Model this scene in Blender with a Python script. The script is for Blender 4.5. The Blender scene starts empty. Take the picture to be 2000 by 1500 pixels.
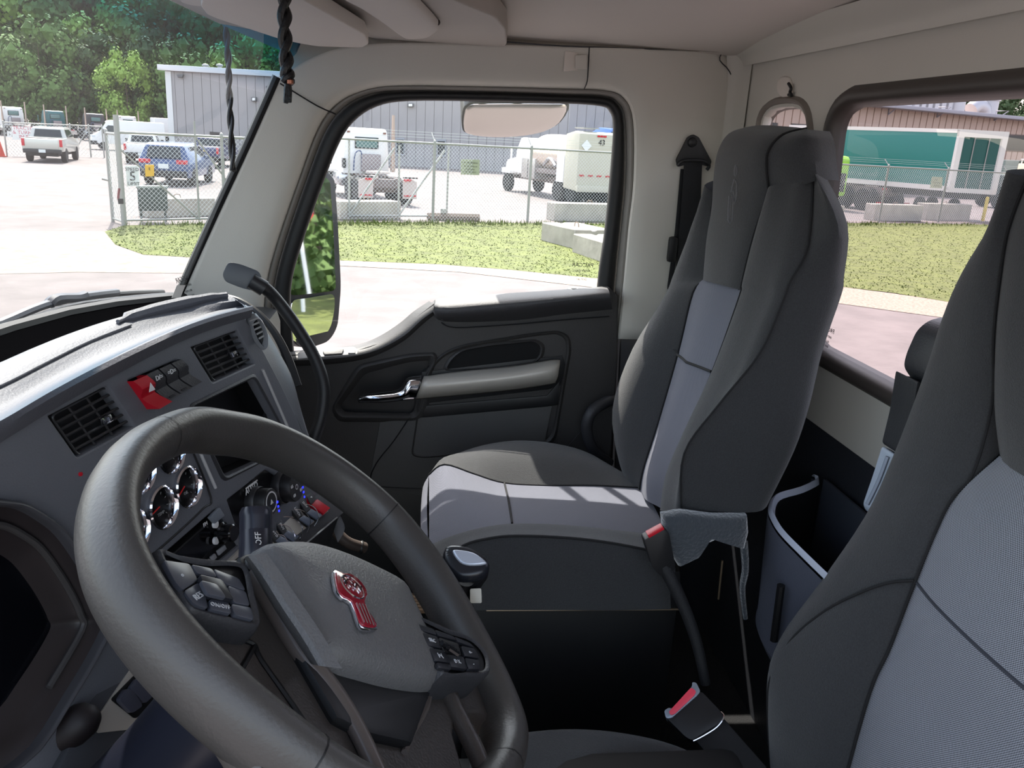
import bpy, bmesh, math, random
from mathutils import Vector, Matrix
from math import pi, sin, cos, radians as R
random.seed(7)
S = bpy.context.scene
C = S.collection
V = Vector
# ------------------------------------------------------------------ camera, world, sun, exposure
F = 1600.0
def _n(v): return V(v).normalized()
_c1 = _n(((810-1000)/F, (258-750)/F, 1)); _c2 = _n(((810-1000)/F+1, (258-750)/F+.058, 1))
_dn = _c1.cross(_c2).normalized(); _X = _c1; _Z = -_dn; _Y = _Z.cross(_X)
EYE = V((0, 0, 2.45)); G = -0.5                      # G: ground level
def w(c): return V((_X.dot(c), _Y.dot(c), _Z.dot(c)))
cam = bpy.data.objects.new('camera', bpy.data.cameras.new('camera')); C.objects.link(cam)
cam.data.sensor_width = 36; cam.data.lens = 36*F/2000; cam.data.clip_start = .02; cam.data.clip_end = 800
cx, cy, cz = w(V((1, 0, 0))), w(V((0, -1, 0))), w(V((0, 0, -1)))
cam.matrix_world = Matrix(((cx.x, cy.x, cz.x, EYE.x), (cx.y, cy.y, cz.y, EYE.y), (cx.z, cy.z, cz.z, EYE.z), (0, 0, 0, 1)))
S.camera = cam
S.view_settings.view_transform = 'Standard'; S.view_settings.look = 'None'
S.view_settings.gamma = 1; S.view_settings.use_curve_mapping = False
S.view_settings.exposure = 0.80
SUN_DIR = V((1, .28, 1.34)).normalized()            # towards the sun
wd = bpy.data.worlds.new('sky'); S.world = wd; wd.use_nodes = True
nt = wd.node_tree; bg = nt.nodes['Background']
sk = nt.nodes.new('ShaderNodeTexSky'); sk.sky_type = 'NISHITA'; sk.sun_disc = False
sk.sun_elevation = math.asin(SUN_DIR.z); sk.sun_rotation = math.atan2(SUN_DIR.x, SUN_DIR.y)
sk.air_density = 1.2; sk.dust_density = 2.5
hs = nt.nodes.new('ShaderNodeHueSaturation'); hs.inputs['Saturation'].default_value = .55
nt.links.new(sk.outputs[0], hs.inputs['Color']); nt.links.new(hs.outputs[0], bg.inputs[0])
bg.inputs[1].default_value = .40
sl = bpy.data.lights.new('sun', 'SUN'); sl.energy = 6.0; sl.angle = .009; sl.color = (1, .95, .87)
so = bpy.data.objects.new('sun', sl); C.objects.link(so); so.rotation_euler = (-SUN_DIR).to_track_quat('-Z', 'Y').to_euler()

# ------------------------------------------------------------------ pixels to planes of the place
def ray(x, y): return w(V(((x-1000)/F, (y-750)/F, 1)))
class Pl:
    def __init__(s, p, n, u=None):
        s.p = V(p); s.n = V(n).normalized()
        s.u = (V(u) if u else V((0, 0, 1)).cross(s.n)).normalized() if abs(s.n.z) < .99 or u else V((0, -1, 0))
        s.v = s.n.cross(s.u).normalized(); s.u = s.v.cross(s.n).normalized()
    def at(s, x, y):
        r = ray(x, y); return EYE + r*((s.p-EYE).dot(s.n)/r.dot(s.n))
    def off(s, d): return Pl(s.p+s.n*d, s.n, s.u)
def PX(a): return Pl((a, 0, 0), (-1, 0, 0))
def PY(a): return Pl((0, a, 0), (0, 1, 0) if a < 0 else (0, -1, 0))
def PZ(a): return Pl((0, 0, a), (0, 0, 1))
GR = PZ(G)
def xy(s): return [tuple(float(k) for k in t.split(',')) for t in s.split()]
def q(s, pl): return [pl.at(*t) for t in xy(s)]
def qx(s): return [PX(t[2]).at(t[0], t[1]) for t in xy(s)]       # px,py,x triples
def D(x, y, d): return EYE + ray(x, y)*d

# ------------------------------------------------------------------ materials
def lin(c): return tuple((k/12.92 if k <= .04045 else ((k+.055)/1.055)**2.4) for k in (v/255 for v in c))
MT = {}
def mat(name, col, rough=.6, metal=0, bump=0, bs=60, var=0, vs=8, coat=0, emit=None, spec=.5, sheen=0, stretch=None):
    if name in MT: return MT[name]
    m = bpy.data.materials.new(name); m.use_nodes = True; n = m.node_tree.nodes; l = m.node_tree.links
    b = n['Principled BSDF']; c = lin(col)+(1,)
    b.inputs['Base Color'].default_value = c; b.inputs['Roughness'].default_value = rough
    b.inputs['Metallic'].default_value = metal; b.inputs['Specular IOR Level'].default_value = spec
    b.inputs['Coat Weight'].default_value = coat
    if sheen: b.inputs['Sheen Weight'].default_value = sheen
    if emit: b.inputs['Emission Color'].default_value = lin(emit[0])+(1,); b.inputs['Emission Strength'].default_value = emit[1]
    if bump or var:
        tc = n.new('ShaderNodeTexCoord'); src = tc.outputs['Object']
        if stretch:
            mp = n.new('ShaderNodeMapping'); mp.inputs['Scale'].default_value = stretch; l.new(src, mp.inputs[0]); src = mp.outputs[0]
    if bump:
        t = n.new('ShaderNodeTexNoise'); t.inputs['Scale'].default_value = bs; t.inputs['Detail'].default_value = 3
        l.new(src, t.inputs['Vector'])
        bp = n.new('ShaderNodeBump'); bp.inputs['Strength'].default_value = bump; bp.inputs['Distance'].default_value = .002 if bs > 20 else .02
        l.new(t.outputs['Fac'], bp.inputs['Height']); l.new(bp.outputs[0], b.inputs['Normal'])
    if var:
        t2 = n.new('ShaderNodeTexNoise'); t2.inputs['Scale'].default_value = vs; t2.inputs['Detail'].default_value = 6; l.new(src, t2.inputs['Vector'])
        mx = n.new('ShaderNodeMix'); mx.data_type = 'RGBA'
        mx.inputs[6].default_value = tuple(k*(1-var) for k in c[:3])+(1,); mx.inputs[7].default_value = tuple(min(1, k*(1+var)) for k in c[:3])+(1,)
        rp = n.new('ShaderNodeMapRange'); rp.inputs['From Min'].default_value = .3; rp.inputs['From Max'].default_value = .7
        l.new(t2.outputs['Fac'], rp.inputs[0]); l.new(rp.outputs[0], mx.inputs[0]); l.new(mx.outputs[2], b.inputs['Base Color'])
    MT[name] = m; return m
def glass(name, tint=(1, 1, 1), dust_haze=0, rough=0.0, ior=1.45):
    m = bpy.data.materials.new(name); m.use_nodes = True; n = m.node_tree.nodes; l = m.node_tree.links; n.clear()
    o = n.new('ShaderNodeOutputMaterial'); t = n.new('ShaderNodeBsdfTransparent'); t.inputs[0].default_value = tint+(1,)
    g = n.new('ShaderNodeBsdfGlossy'); g.inputs['Roughness'].default_value = rough; lw = n.new('ShaderNodeLayerWeight'); lw.inputs[0].default_value = .5
    pw = n.new('ShaderNodeMath'); pw.operation = 'POWER'; pw.inputs[1].default_value = 5; l.new(lw.outputs['Facing'], pw.inputs[0])
    f = n.new('ShaderNodeMapRange'); f.inputs['To Min'].default_value = .05; f.inputs['To Max'].default_value = 1; l.new(pw.outputs[0], f.inputs[0])
    mx = n.new('ShaderNodeMixShader'); l.new(f.outputs[0], mx.inputs[0]); l.new(t.outputs[0], mx.inputs[1]); l.new(g.outputs[0], mx.inputs[2])
    out = mx.outputs[0]
    if dust_haze:
        d = n.new('ShaderNodeBsdfDiffuse'); d.inputs[0].default_value = (.8, .8, .78, 1); m2 = n.new('ShaderNodeMixShader'); m2.inputs[0].default_value = dust_haze
        l.new(out, m2.inputs[1]); l.new(d.outputs[0], m2.inputs[2]); out = m2.outputs[0]
    l.new(out, o.inputs[0]); MT[name] = m; return m
def weave(name, a, b, scale, rough=.9, bump=.5):           # woven or ribbed cloth: two thread colours
    m = bpy.data.materials.new(name); m.use_nodes = True; n = m.node_tree.nodes; l = m.node_tree.links; p = n['Principled BSDF']
    p.inputs['Roughness'].default_value = rough; p.inputs['Sheen Weight'].default_value = .08
    tc = n.new('ShaderNodeTexCoord'); sp = n.new('ShaderNodeSeparateXYZ'); l.new(tc.outputs['UV'], sp.inputs[0])
    def wave(k, s):
        a1 = n.new('ShaderNodeMath'); a1.operation = 'MULTIPLY'; a1.inputs[1].default_value = s; l.new(sp.outputs[k], a1.inputs[0])
        a2 = n.new('ShaderNodeMath'); a2.operation = 'SINE'; l.new(a1.outputs[0], a2.inputs[0]); return a2
    x, y = wave(0, scale[0]), wave(1, scale[1]); mu = n.new('ShaderNodeMath'); mu.operation = 'MULTIPLY'
    l.new(x.outputs[0], mu.inputs[0]); l.new(y.outputs[0], mu.inputs[1])
    rp = n.new('ShaderNodeMapRange'); rp.inputs['From Min'].default_value = -.6; rp.inputs['From Max'].default_value = .6; l.new(mu.outputs[0], rp.inputs[0])
    mx = n.new('ShaderNodeMix'); mx.data_type = 'RGBA'; mx.inputs[6].default_value = lin(a)+(1,); mx.inputs[7].default_value = lin(b)+(1,)
    l.new(rp.outputs[0], mx.inputs[0]); l.new(mx.outputs[2], p.inputs['Base Color'])
    bp = n.new('ShaderNodeBump'); bp.inputs['Strength'].default_value = bump; bp.inputs['Distance'].default_value = .001
    l.new(rp.outputs[0], bp.inputs['Height']); l.new(bp.outputs[0], p.inputs['Normal']); MT[name] = m; return m
LINER = mat('headliner_greige', (208, 200, 192), .85, bump=.15, bs=400)
TRIM = mat('trim_greige', (200, 196, 186), .55, bump=.12, bs=500)
DARK = mat('dark_plastic', (52, 52, 55), .5, bump=.3, bs=350)
DARKER = mat('black_plastic', (24, 24, 26), .45)
FASC = mat('fascia_grey', (102, 104, 110), .48, bump=.25, bs=500)
PAD = mat('dash_pad', (88, 89, 95), .62, bump=.35, bs=300)
RUB = mat('rubber_black', (10, 10, 12), .5)
LEA = mat('wheel_leather', (66, 63, 61), .40, bump=.16, bs=300)
HUB = mat('hub_plastic', (98, 97, 97), .48, bump=.5, bs=420)
CHR = mat('chrome', (225, 225, 230), .08, 1)
SIL = mat('silver_trim', (186, 180, 170), .38, .15)
CLO = mat('seat_cloth_dark', (43, 44, 46), .9, bump=.5, bs=700, var=.25, vs=500, sheen=.22)
GRY = weave('seat_cloth_grey', (62, 64, 72), (120, 122, 135), (560, 560))
GRD = weave('driver_cloth_grey', (46, 48, 54), (164, 167, 177), (520, 620))
CAR = mat('carpet_black', (14, 14, 16), .95, bump=1, bs=300)
RED = mat('red_plastic', (190, 20, 40), .35)
WHT = mat('white_print', (225, 225, 225), .5)
PRB = mat('black_print', (20, 20, 22), .6)
BEL = mat('belt_webbing', (20, 21, 24), .7, bump=.4, bs=900)
BLU = mat('blue_lamp', (20, 20, 200), .5, emit=((30, 40, 255), 2))
WG = glass('window_glass', (.97, .98, .97)); RGL = glass('rear_glass_tinted', (.80, .72, .74)); WS = glass('windshield_glass', (.95, .97, .96), dust_haze=.085)  # windshield film: dust plus an imitated pale reflection veil
TB = glass('tint_band_glass', (.05, .36, .50), dust_haze=.03)
_tn = TB.node_tree; _t = [k for k in _tn.nodes if k.type == 'BSDF_TRANSPARENT'][0]; _tc = _tn.nodes.new('ShaderNodeTexCoord'); _sp = _tn.nodes.new('ShaderNodeSeparateXYZ'); _mr = _tn.nodes.new('ShaderNodeMapRange'); _mx = _tn.nodes.new('ShaderNodeMix'); _mx.data_type = 'RGBA'
_mr.inputs['From Max'].default_value = .26; _mx.inputs[6].default_value = (1, 1, 1, 1); _mx.inputs[7].default_value = (.03, .26, .45, 1); _tn.links.new(_tc.outputs['UV'], _sp.inputs[0]); _tn.links.new(_sp.outputs[1], _mr.inputs[0]); _tn.links.new(_mr.outputs[0], _mx.inputs[0]); _tn.links.new(_mx.outputs[2], _t.inputs[0])
MIR = mat('mirror_silver', (235, 235, 238), .02, 1)

# ------------------------------------------------------------------ objects
def wloc(o):
    p = V((0, 0, 0))
    while o: p += o.location; o = o.parent
    return p
def link(name, me, m, par=None, smooth=True):
    o = bpy.data.objects.new(name, me); C.objects.link(o)
    if m:
        for k in (m if isinstance(m, list) else [m]): me.materials.append(k)
    if smooth:
        me.polygons.foreach_set('use_smooth', [True]*len(me.polygons))
        try: me.set_sharp_from_angle(angle=R(38))
        except Exception: pass
    if par: o.parent = par; o.location = -wloc(par)
    return o
def thing(name, label, cat, loc=(0, 0, 0), group=None, kind=None):
    o = bpy.data.objects.new(name, None); C.objects.link(o); o.location = loc; o.empty_display_size = .05
    return tag(o, label, cat, group, kind)
def tag(o, label, cat=None, group=None, kind=None):
    if label: o['label'] = label
    if cat: o['category'] = cat
    if group: o['group'] = group
    if kind: o['kind'] = kind
    return o
def mesh(name, vs, fs, m, par=None, smooth=True):
    me = bpy.data.meshes.new(name); me.from_pydata([tuple(v) for v in vs], [], fs); me.validate()
    return link(name, me, m, par, smooth)
def frombm(name, bm, m, par=None, smooth=True):
    bmesh.ops.recalc_face_normals(bm, faces=bm.faces)
    me = bpy.data.meshes.new(name); bm.to_mesh(me); bm.free(); return link(name, me, m, par, smooth)
def cr(P, n, closed=False):
    if n < 2 and not closed: return list(P)
    out = []; N = len(P)
    for i in range(N if closed else N-1):
        g = lambda k: P[k % N] if closed else P[min(max(k, 0), N-1)]
        a, b, c, d = g(i-1), g(i), g(i+1), g(i+2)
        for k in range(n):
            t = k/n; out.append(.5*((2*b)+(c-a)*t+(2*a-5*b+4*c-d)*t*t+(3*b-a-3*c+d)*t*t*t))
    if not closed: out.append(P[-1].copy())
    return out
def loft(name, rails, m, par=None, nu=4, nv=3, closed=False, thick=0, ring=False, lin_v=False):
    rr = [cr(r, nu, closed) for r in rails]; L = len(rr[0])
    cols = [[r[i] for r in rr] for i in range(L)]
    if not lin_v: cols = [cr(c, nv, ring) for c in cols]
    K = len(cols[0]); vs = [p for c in cols for p in c]; fs = []
    for i in range(L if closed else L-1):
        for j in range(K if ring else K-1):
            a, b = i, (i+1) % L; c, d = j, (j+1) % K
            fs.append((a*K+c, b*K+c, b*K+d, a*K+d))
    o = mesh(name, vs, fs, m, par); me = o.data
    uv = me.uv_layers.new(name='UV'); 
    du = [0]; 
    for i in range(1, L): du.append(du[-1]+(cols[i][K//2]-cols[i-1][K//2]).length)
    dv = [0]
    for j in range(1, K): dv.append(dv[-1]+(cols[L//2][j]-cols[L//2][j-1]).length)
    for li in me.loops:
        i, j = divmod(li.vertex_index, K); uv.data[li.index].uv = (du[i]*4, dv[j]*4)
    if thick:
        md = o.modifiers.new('thick', 'SOLIDIFY'); md.thickness = thick; md.offset = 0
    return o
def prism(name, pts, off, m, par=None, bev=0, seg=2, smooth=True):
    bm = bmesh.new(); vs = [bm.verts.new(p) for p in pts]; f = bm.faces.new(vs)
    r = bmesh.ops.extrude_face_region(bm, geom=[f]); bmesh.ops.translate(bm, vec=V(off), verts=[g for g in r['geom'] if isinstance(g, bmesh.types.BMVert)])
    bmesh.ops.recalc_face_normals(bm, faces=bm.faces)
    if bev: bmesh.ops.bevel(bm, geom=list(bm.edges), offset=bev, segments=seg, profile=.6, affect='EDGES', clamp_overlap=True)
    return frombm(name, bm, m, par, smooth)
def slab(name, s, pl, h, m, par=None, bev=0, back=0, rnd=0):   # pixel outline on a plane, standing h proud of it
    pts = q(s, pl.off(-back)) if isinstance(s, str) else s
    if rnd: pts = fillet(pts, rnd)
    return prism(name, pts, pl.n*(h+back), m, par, bev)
def fillet(P, r, seg=4):
    out = []; N = len(P)
    for i in range(N):
        a, b, c = P[i-1], P[i], P[(i+1) % N]; la, lc = (a-b).length, (c-b).length
        k = min(r, la*.45, lc*.45)
        if k < 1e-6: out.append(b); continue
        p, s_ = b+(a-b)/la*k, b+(c-b)/lc*k
        for j in range(seg+1):
            t = j/seg; out.append(p*(1-t)**2+b*2*t*(1-t)+s_*t*t)
    return out
def box(name, c, s, m, par=None, bev=0, ax=None, seg=2):
    bm = bmesh.new(); bmesh.ops.create_cube(bm, size=1)
    for v in bm.verts:
        k = V((v.co.x*s[0], v.co.y*s[1], v.co.z*s[2])); v.co = (V(c)+(ax[0]*k.x+ax[1]*k.y+ax[2]*k.z) if ax else V(c)+k)
    if bev: bmesh.ops.bevel(bm, geom=list(bm.edges), offset=min(bev, min(s)*.45), segments=seg, profile=.6, affect='EDGES', clamp_overlap=True)
    return frombm(name, bm, m, par)
def tube(name, pts, r, m, par=None, n=4, seg=10, closed=False, flat=None):
    P = cr([V(p) for p in pts], n, closed) if n > 1 else [V(p) for p in pts]; L = len(P); vs = []; fs = []
    rs = r if isinstance(r, (list, tuple)) else None; up = None
    for i, p in enumerate(P):
        t = ((P[(i+1) % L]-P[i-1]) if closed else (P[min(i+1, L-1)]-P[max(i-1, 0)])).normalized()
        if up is None: up = t.orthogonal().normalized()
        if flat: up = V(flat)
        a = (up-t*up.dot(t)).normalized(); up = a; b = t.cross(a)
        k = rs[0]+(rs[-1]-rs[0])*i/(L-1) if rs and len(rs) == 2 else (rs[min(len(rs)-1, int(round(i/(L-1)*(len(rs)-1))))] if rs else r)
        for j in range(seg):
            th = 2*pi*j/seg; vs.append(p+a*cos(th)*k+b*sin(th)*k*(.18 if flat else 1))
    for i in range(L if closed else L-1):
        for j in range(seg):
            e = ((i+1) % L)*seg; fs.append((i*seg+j, i*seg+(j+1) % seg, e+(j+1) % seg, e+j))
    if not closed: fs += [tuple(range(seg-1, -1, -1)), tuple((L-1)*seg+j for j in range(seg))]
    return mesh(name, vs, fs, m, par)
def rod(name, a, b, r, m, par=None, seg=8): return tube(name, [a, b], r, m, par, 1, seg)
def lathe(name, prof, o, ax, m, par=None, seg=24, u=None):
    cap = name not in ('gauge', 'crest_ring', 'knob_ring', 'knob_arc', 'knob_dot', 'clamp', 'lever_boot')
    ax = V(ax).normalized(); u = V(u).normalized() if u else ax.orthogonal().normalized(); v = ax.cross(u); vs = []; fs = []; K = len(prof)
    for i in range(seg):
        th = 2*pi*i/seg; d = u*cos(th)+v*sin(th)
        for r, h in prof: vs.append(V(o)+d*r+ax*h)
    for i in range(seg):
        for j in range(K-1): e = ((i+1) % seg)*K; fs.append((i*K+j, e+j, e+j+1, i*K+j+1))
    if cap and prof[0][0] > 1e-5: fs.append(tuple(i*K for i in range(seg)))
    if cap and prof[-1][0] > 1e-5: fs.append(tuple(i*K+K-1 for i in range(seg)))
    bm = bmesh.new(); me = bpy.data.meshes.new(name); me.from_pydata([tuple(x) for x in vs], [], fs); bm.from_mesh(me)
    bmesh.ops.remove_doubles(bm, verts=bm.verts, dist=1e-6); bpy.data.meshes.remove(me); return frombm(name, bm, m, par)
def dome(name, P, pl, h, m, par=None, prof=((1, 0), (1, .35), (.97, .7), (.9, .9), (.75, 1), (.4, 1.1), (.0, 1.15)), c=None):
    c = c or sum(P, V())/len(P); N = len(P); vs = []; fs = []
    for k, e in prof[:-1]: vs += [c+(p-c)*k+pl.n*h*e for p in P]
    vs.append(c+pl.n*h*prof[-1][1]); K = len(prof)-1
    for j in range(K-1): fs += [(j*N+i, j*N+(i+1) % N, (j+1)*N+(i+1) % N, (j+1)*N+i) for i in range(N)]
    fs += [((K-1)*N+i, (K-1)*N+(i+1) % N, K*N) for i in range(N)]
    fs.append(tuple(range(N-1, -1, -1)))
    return mesh(name, vs, fs, m, par)
def plate(name, out, holes, pl, d, m, par=None, bev=0):     # flat panel with holes; d = thickness behind the plane
    cu = bpy.data.curves.new(name, 'CURVE'); cu.dimensions = '2D'; cu.fill_mode = 'BOTH'; cu.extrude = d/2-bev; cu.bevel_depth = bev; cu.bevel_resolution = 1
    for P in [out]+list(holes):
        sp = cu.splines.new('POLY'); sp.points.add(len(P)-1); sp.use_cyclic_u = True
        for i, p in enumerate(P): sp.points[i].co = ((p-pl.p).dot(pl.u), (p-pl.p).dot(pl.v), 0, 1)
    o = bpy.data.objects.new(name, cu); C.objects.link(o); dg = bpy.context.evaluated_depsgraph_get()
    me = bpy.data.meshes.new_from_object(o.evaluated_get(dg)); bpy.data.objects.remove(o)
    for v in me.vertices: v.co = pl.p+pl.u*v.co.x+pl.v*v.co.y+pl.n*(v.co.z-d/2)
    return link(name, me, m, par)
def text(name, s, o, u, v, size, m, par=None, ext=.0004, center=True, mirror=False, sx=1):
    cu = bpy.data.curves.new(name, 'FONT'); cu.body = s; cu.size = size; cu.extrude = ext; cu.resolution_u = 2
    if center: cu.align_x = 'CENTER'; cu.align_y = 'CENTER'
    ob = bpy.data.objects.new(name, cu); C.objects.link(ob); dg = bpy.context.evaluated_depsgraph_get()
    me = bpy.data.meshes.new_from_object(ob.evaluated_get(dg)); bpy.data.objects.remove(ob)
    u = V(u).normalized(); v = V(v).normalized(); nn = u.cross(v)
    for k in me.vertices: k.co = V(o)+u*k.co.x*(-1 if mirror else 1)*sx+v*k.co.y+nn*k.co.z
    return link(name, me, m, par, False)
def ell(a, b, n=24, ph=0): return [(a*cos(2*pi*i/n+ph), b*sin(2*pi*i/n+ph)) for i in range(n)]
def oset(P, n, k):                                       # offset a closed outline in its plane
    n = V(n); c = sum(P, V())/len(P); A = sum(((P[i-1]-c).cross(P[i]-c).dot(n) for i in range(len(P)))); s = 1 if A > 0 else -1
    return [P[i]+(P[(i+1) % len(P)]-P[i-1]).cross(n).normalized()*k*s for i in range(len(P))]
def bil(rails, row, s):
    j = s*(len(rails)-1); a = int(min(j, len(rails)-2)); t = j-a; i = int(min(row, len(rails[0])-2)); u = row-i
    f = lambda r: r[i].lerp(r[i+1], u)
    return f(rails[a]).lerp(f(rails[a+1]), t)
def copy_tree(o, parent=None):
    c = o.copy(); C.objects.link(c)
    if parent: c.parent = parent
    for ch in o.children: copy_tree(ch, c)
    return c

# ------------------------------------------------------------------ cab shell
def struct(o, label): o['kind'] = 'structure'; o['label'] = label; return o
def shell(name, label, loc=(0, 0, 0)):
    o = bpy.data.objects.new(name, None); C.objects.link(o); o.location = loc; return struct(o, label)
YB = -.73
ceil = shell('ceiling', 'greige cloth headliner above the cab', (1, -.3, 2.66))
CV = [(2.0, 2.61), (1.95, 2.645), (1.86, 2.655), (1.6, 2.672), (1.0, 2.69), (.4, 2.672), (.1, 2.65)]
loft('headliner', [[V((x, y, z)) for x, z in CV] for y in (YB-.02, -.5, -.1, .1, .24)], LINER, ceil, 3, 2)
loft('front_header', [[V((x, .20, z)) for x, z in CV], [V((x, .27, z-.03)) for x, z in CV], [V((x, .262+.165*(1-((x-1)/1)**2), z-.05)) for x, z in CV]], LINER, ceil, 3, 2)
box('roof_skin', (1, -.22, 2.74), (2.12, 1.12, .03), mat('roof_paint', (30, 40, 80), .3, coat=1), ceil, .01)
# right wall: header and pillars, framing the door window
wr = shell('wall_right', 'greige roof rail and pillars around the passenger door', (1.95, -.2, 1.3))
S0s = "530,690 530,610 538,540 560,460 598,350 632,262 665,215 712,186 780,176 950,178 1100,183 1175,186 1205,198 1221,235 1222,350 1213,450 1206,520 1200,590"
L0s = "513,690 515,600 524,535 547,455 587,340 621,250 657,203 708,177 780,167 950,169 1100,173 1180,176 1218,190 1237,235 1238,350 1228,450 1220,540 1206,662"
O0s = "345,610 352,585 385,510 425,422 475,314 515,225 545,155 640,100 760,84 950,86 1100,91 1250,95 1405,102 1434,160 1436,300 1434,430 1428,560 1418,664"
S0, L0 = q(S0s, PX(1.94)), q(L0s, PX(1.925)); L1 = q("498,690 500,600 508,530 531,450 573,332 609,240 647,192 704,164 780,153 950,155 1100,158 1183,161 1232,180 1252,232 1252,350 1241,450 1233,540 1222,662", PX(1.895))
O0 = [PX(1.865 if i < 12 else 1.90).at(*t) for i, t in enumerate(xy(O0s))]
OM = [a.lerp(b, .5)+V((-.004, 0, 0)) for a, b in zip(L1, O0)]
loft('pillar_trim', [L0, L1, OM, O0], TRIM, wr, 4, 4, thick=.004)
loft('roof_rail', [[PX(1.865).at(*t) for t in xy("545,155 640,100 760,84 950,86 1100,91 1250,95 1405,102")], [V((1.99, p.y, 2.70)) for p in [PX(1.865).at(*t) for t in xy("545,155 640,100 760,84 950,86 1100,91 1250,95 1405,102")]]], TRIM, wr, 3, 1, lin_v=True)
loft('door_aperture_lip', [S0, [a.lerp(b, .5)+V((-.012, 0, 0)) for a, b in zip(S0, L0)], L0], mat('lip_grey', (120, 116, 110), .4), wr, 4, 3, thick=.003)
tube('seam', qx("547,163,1.861 575,180,1.865 620,207,1.878 656,223,1.89"), .0016, RUB, wr, 3, 6)
tube('seam', qx("1151,91,1.862 1149,130,1.868 1147,158,1.885 1141,174,1.91"), .0014, RUB, wr, 3, 6)
tube('seam', qx("1410,103,1.895 1406,118,1.895 1425,140,1.895 1434,180,1.898 1436,300,1.898 1433,420,1.898"), .0014, DARK, wr, 3, 6)
tube('seam', qx("990,82,1.862 1100,90,1.862 1250,95,1.865 1405,101,1.88"), .0014, DARK, wr, 3, 6)
tube('windshield_seal', [PX(1.868).at(*t)+V((0, .004, 0)) for t in xy("338,600 350,583 383,508 423,420 473,312 513,223 545,150")], .010, RUB, wr, 3, 8)
# notch and tab at the seam
slab('notch', "1103,100 1128,103 1128,138 1100,140", PX(1.867), .003, mat('trim_light', (214, 206, 196), .5), wr, .002)
slab('tab', "1123,108 1146,107 1146,136 1123,134", PX(1.86), .004, TRIM, wr, .0015)
# lower B pillar
slab('pillar_lower', "1207,655 1432,655 1436,1250 1180,1250", PX(1.918), .004, mat('plastic_charcoal', (38, 38, 42), .55, bump=.2, bs=400), wr, .002, .03)
slab('gap_blocker', "1165,590 1440,590 1440,1300 1090,1300", PX(1.985), .004, DARKER, wr)  # dark slab added to block daylight leaking past the door edge
slab('pillar_infill', "1405,103 1436,103 1440,200 1440,1300 1425,1300", PX(1.905), .002, TRIM, wr)
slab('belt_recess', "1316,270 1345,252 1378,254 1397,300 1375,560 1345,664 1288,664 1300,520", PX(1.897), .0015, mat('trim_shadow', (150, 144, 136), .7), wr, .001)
box('sill_panel', (1.93, -.05, 1.42), (.06, 1.4, .36), DARKER, wr, .01)
tube('grab_bar', qx("1190,905,1.86 1160,880,1.84 1146,840,1.83 1155,805,1.83 1185,785,1.85 1200,783,1.87"), .014, DARK, wr, 5, 10)
# rear wall with the two windows
rw = shell('wall_rear', 'greige rear cab wall with charcoal lower half', (1, YB, 1.3)); YP = PY(YB)
lp = [YP.at(*t) for t in xy("1673,198 1650,214 1636,245 1629,290 1622,350 1612,430 1600,520 1588,610 1583,640 1590,668 1606,688")]; lp = oset([V(p) for p in cr(lp, 3)], (0, 1, 0), 0) if 0 else cr(lp, 3); lp = [p+V((.014, 0, 0)) for p in lp]
lpm = [V((2*.93-p.x, p.y, p.z)) for p in reversed(lp)]
hole = lp+[lp[-1].lerp(lpm[0], k/9) for k in range(1, 9)]+lpm+[lpm[-1].lerp(lp[0], k/9) for k in range(1, 9)]
hole2 = [YP.at(*t) for t in xy("1486,300 1486,248 1492,226 1504,213 1522,207 1548,206 1564,212 1574,226 1579,250 1582,300 1578,330 1570,345 1500,345 1488,330")]
plate('upper_panel', [V((2.0, YB, 1.986)), V((2.0, YB, 2.70)), V((-.1, YB, 2.70)), V((-.1, YB, 1.986))], [hole, hole2], YP, .02, TRIM, rw, .003)
plate('lower_panel', [V((2.0, YB, 1.25)), V((2.0, YB, 1.984)), V((-.1, YB, 1.984)), V((-.1, YB, 1.25))], [], YP.off(-.006), .02, mat('wall_charcoal', (44, 46, 52), .55, bump=.25, bs=400), rw, .003)
hole_ = hole; cb = V((.93, YB, 2.33)); GK = mat('gasket_brown', (70, 64, 60), .5)
def grow(P, c, k): return [p+(p-c).normalized()*k for p in P]
loft('window_gasket', [oset(hole, (0, 1, 0), .026), [p+V((0, .010, 0)) for p in oset(hole, (0, 1, 0), .016)], [p+V((0, .006, 0)) for p in oset(hole, (0, 1, 0), .0)], [p+V((0, -.022, 0)) for p in oset(hole, (0, 1, 0), -.008)]], GK, rw, 1, 3, closed=True)
c2 = sum(hole2, V())/len(hole2)
loft('small_window_gasket', [oset(hole2, (0, 1, 0), .018), [p+V((0, .008, 0)) for p in oset(hole2, (0, 1, 0), .008)], [p+V((0, -.022, 0)) for p in oset(hole2, (0, 1, 0), -.006)]], mat('gasket_greige', (126, 118, 110), .6), rw, 2, 3, closed=True)
loft('cove', [[V((x, YB+.012, 2.63)) for x in (1.93, 1.5, 1.0, .5, 0)], [V((x, YB+.02, 2.65)) for x in (1.93, 1.5, 1.0, .5, 0)], [V((x, YB+.06, 2.68)) for x in (1.93, 1.5, 1.0, .5, 0)]], TRIM, rw, 2, 3)
loft('corner_cove', [[V((1.905, YB+.06, z)) for z in (2.68, 2.4, 2.1, 1.99)], [V((1.89, YB+.022, z)) for z in (2.68, 2.4, 2.1, 1.99)], [V((1.84, YB+.004, z)) for z in (2.68, 2.4, 2.1, 1.99)]], TRIM, rw, 2, 4)
def window(n, label, P, m, loc): 
    o = mesh('window_'+str(n), P, [tuple(range(len(P)))], m, None, False); return struct(o, label)
window(2, 'wide rear cab window looking onto the green trailer', [p+V((0, -.012, 0)) for p in grow(hole, cb, .005)], RGL, None)
window(3, 'small arched window beside the wide rear window', [p+V((0, -.012, 0)) for p in grow(hole2, c2, .005)], RGL, None)
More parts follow.
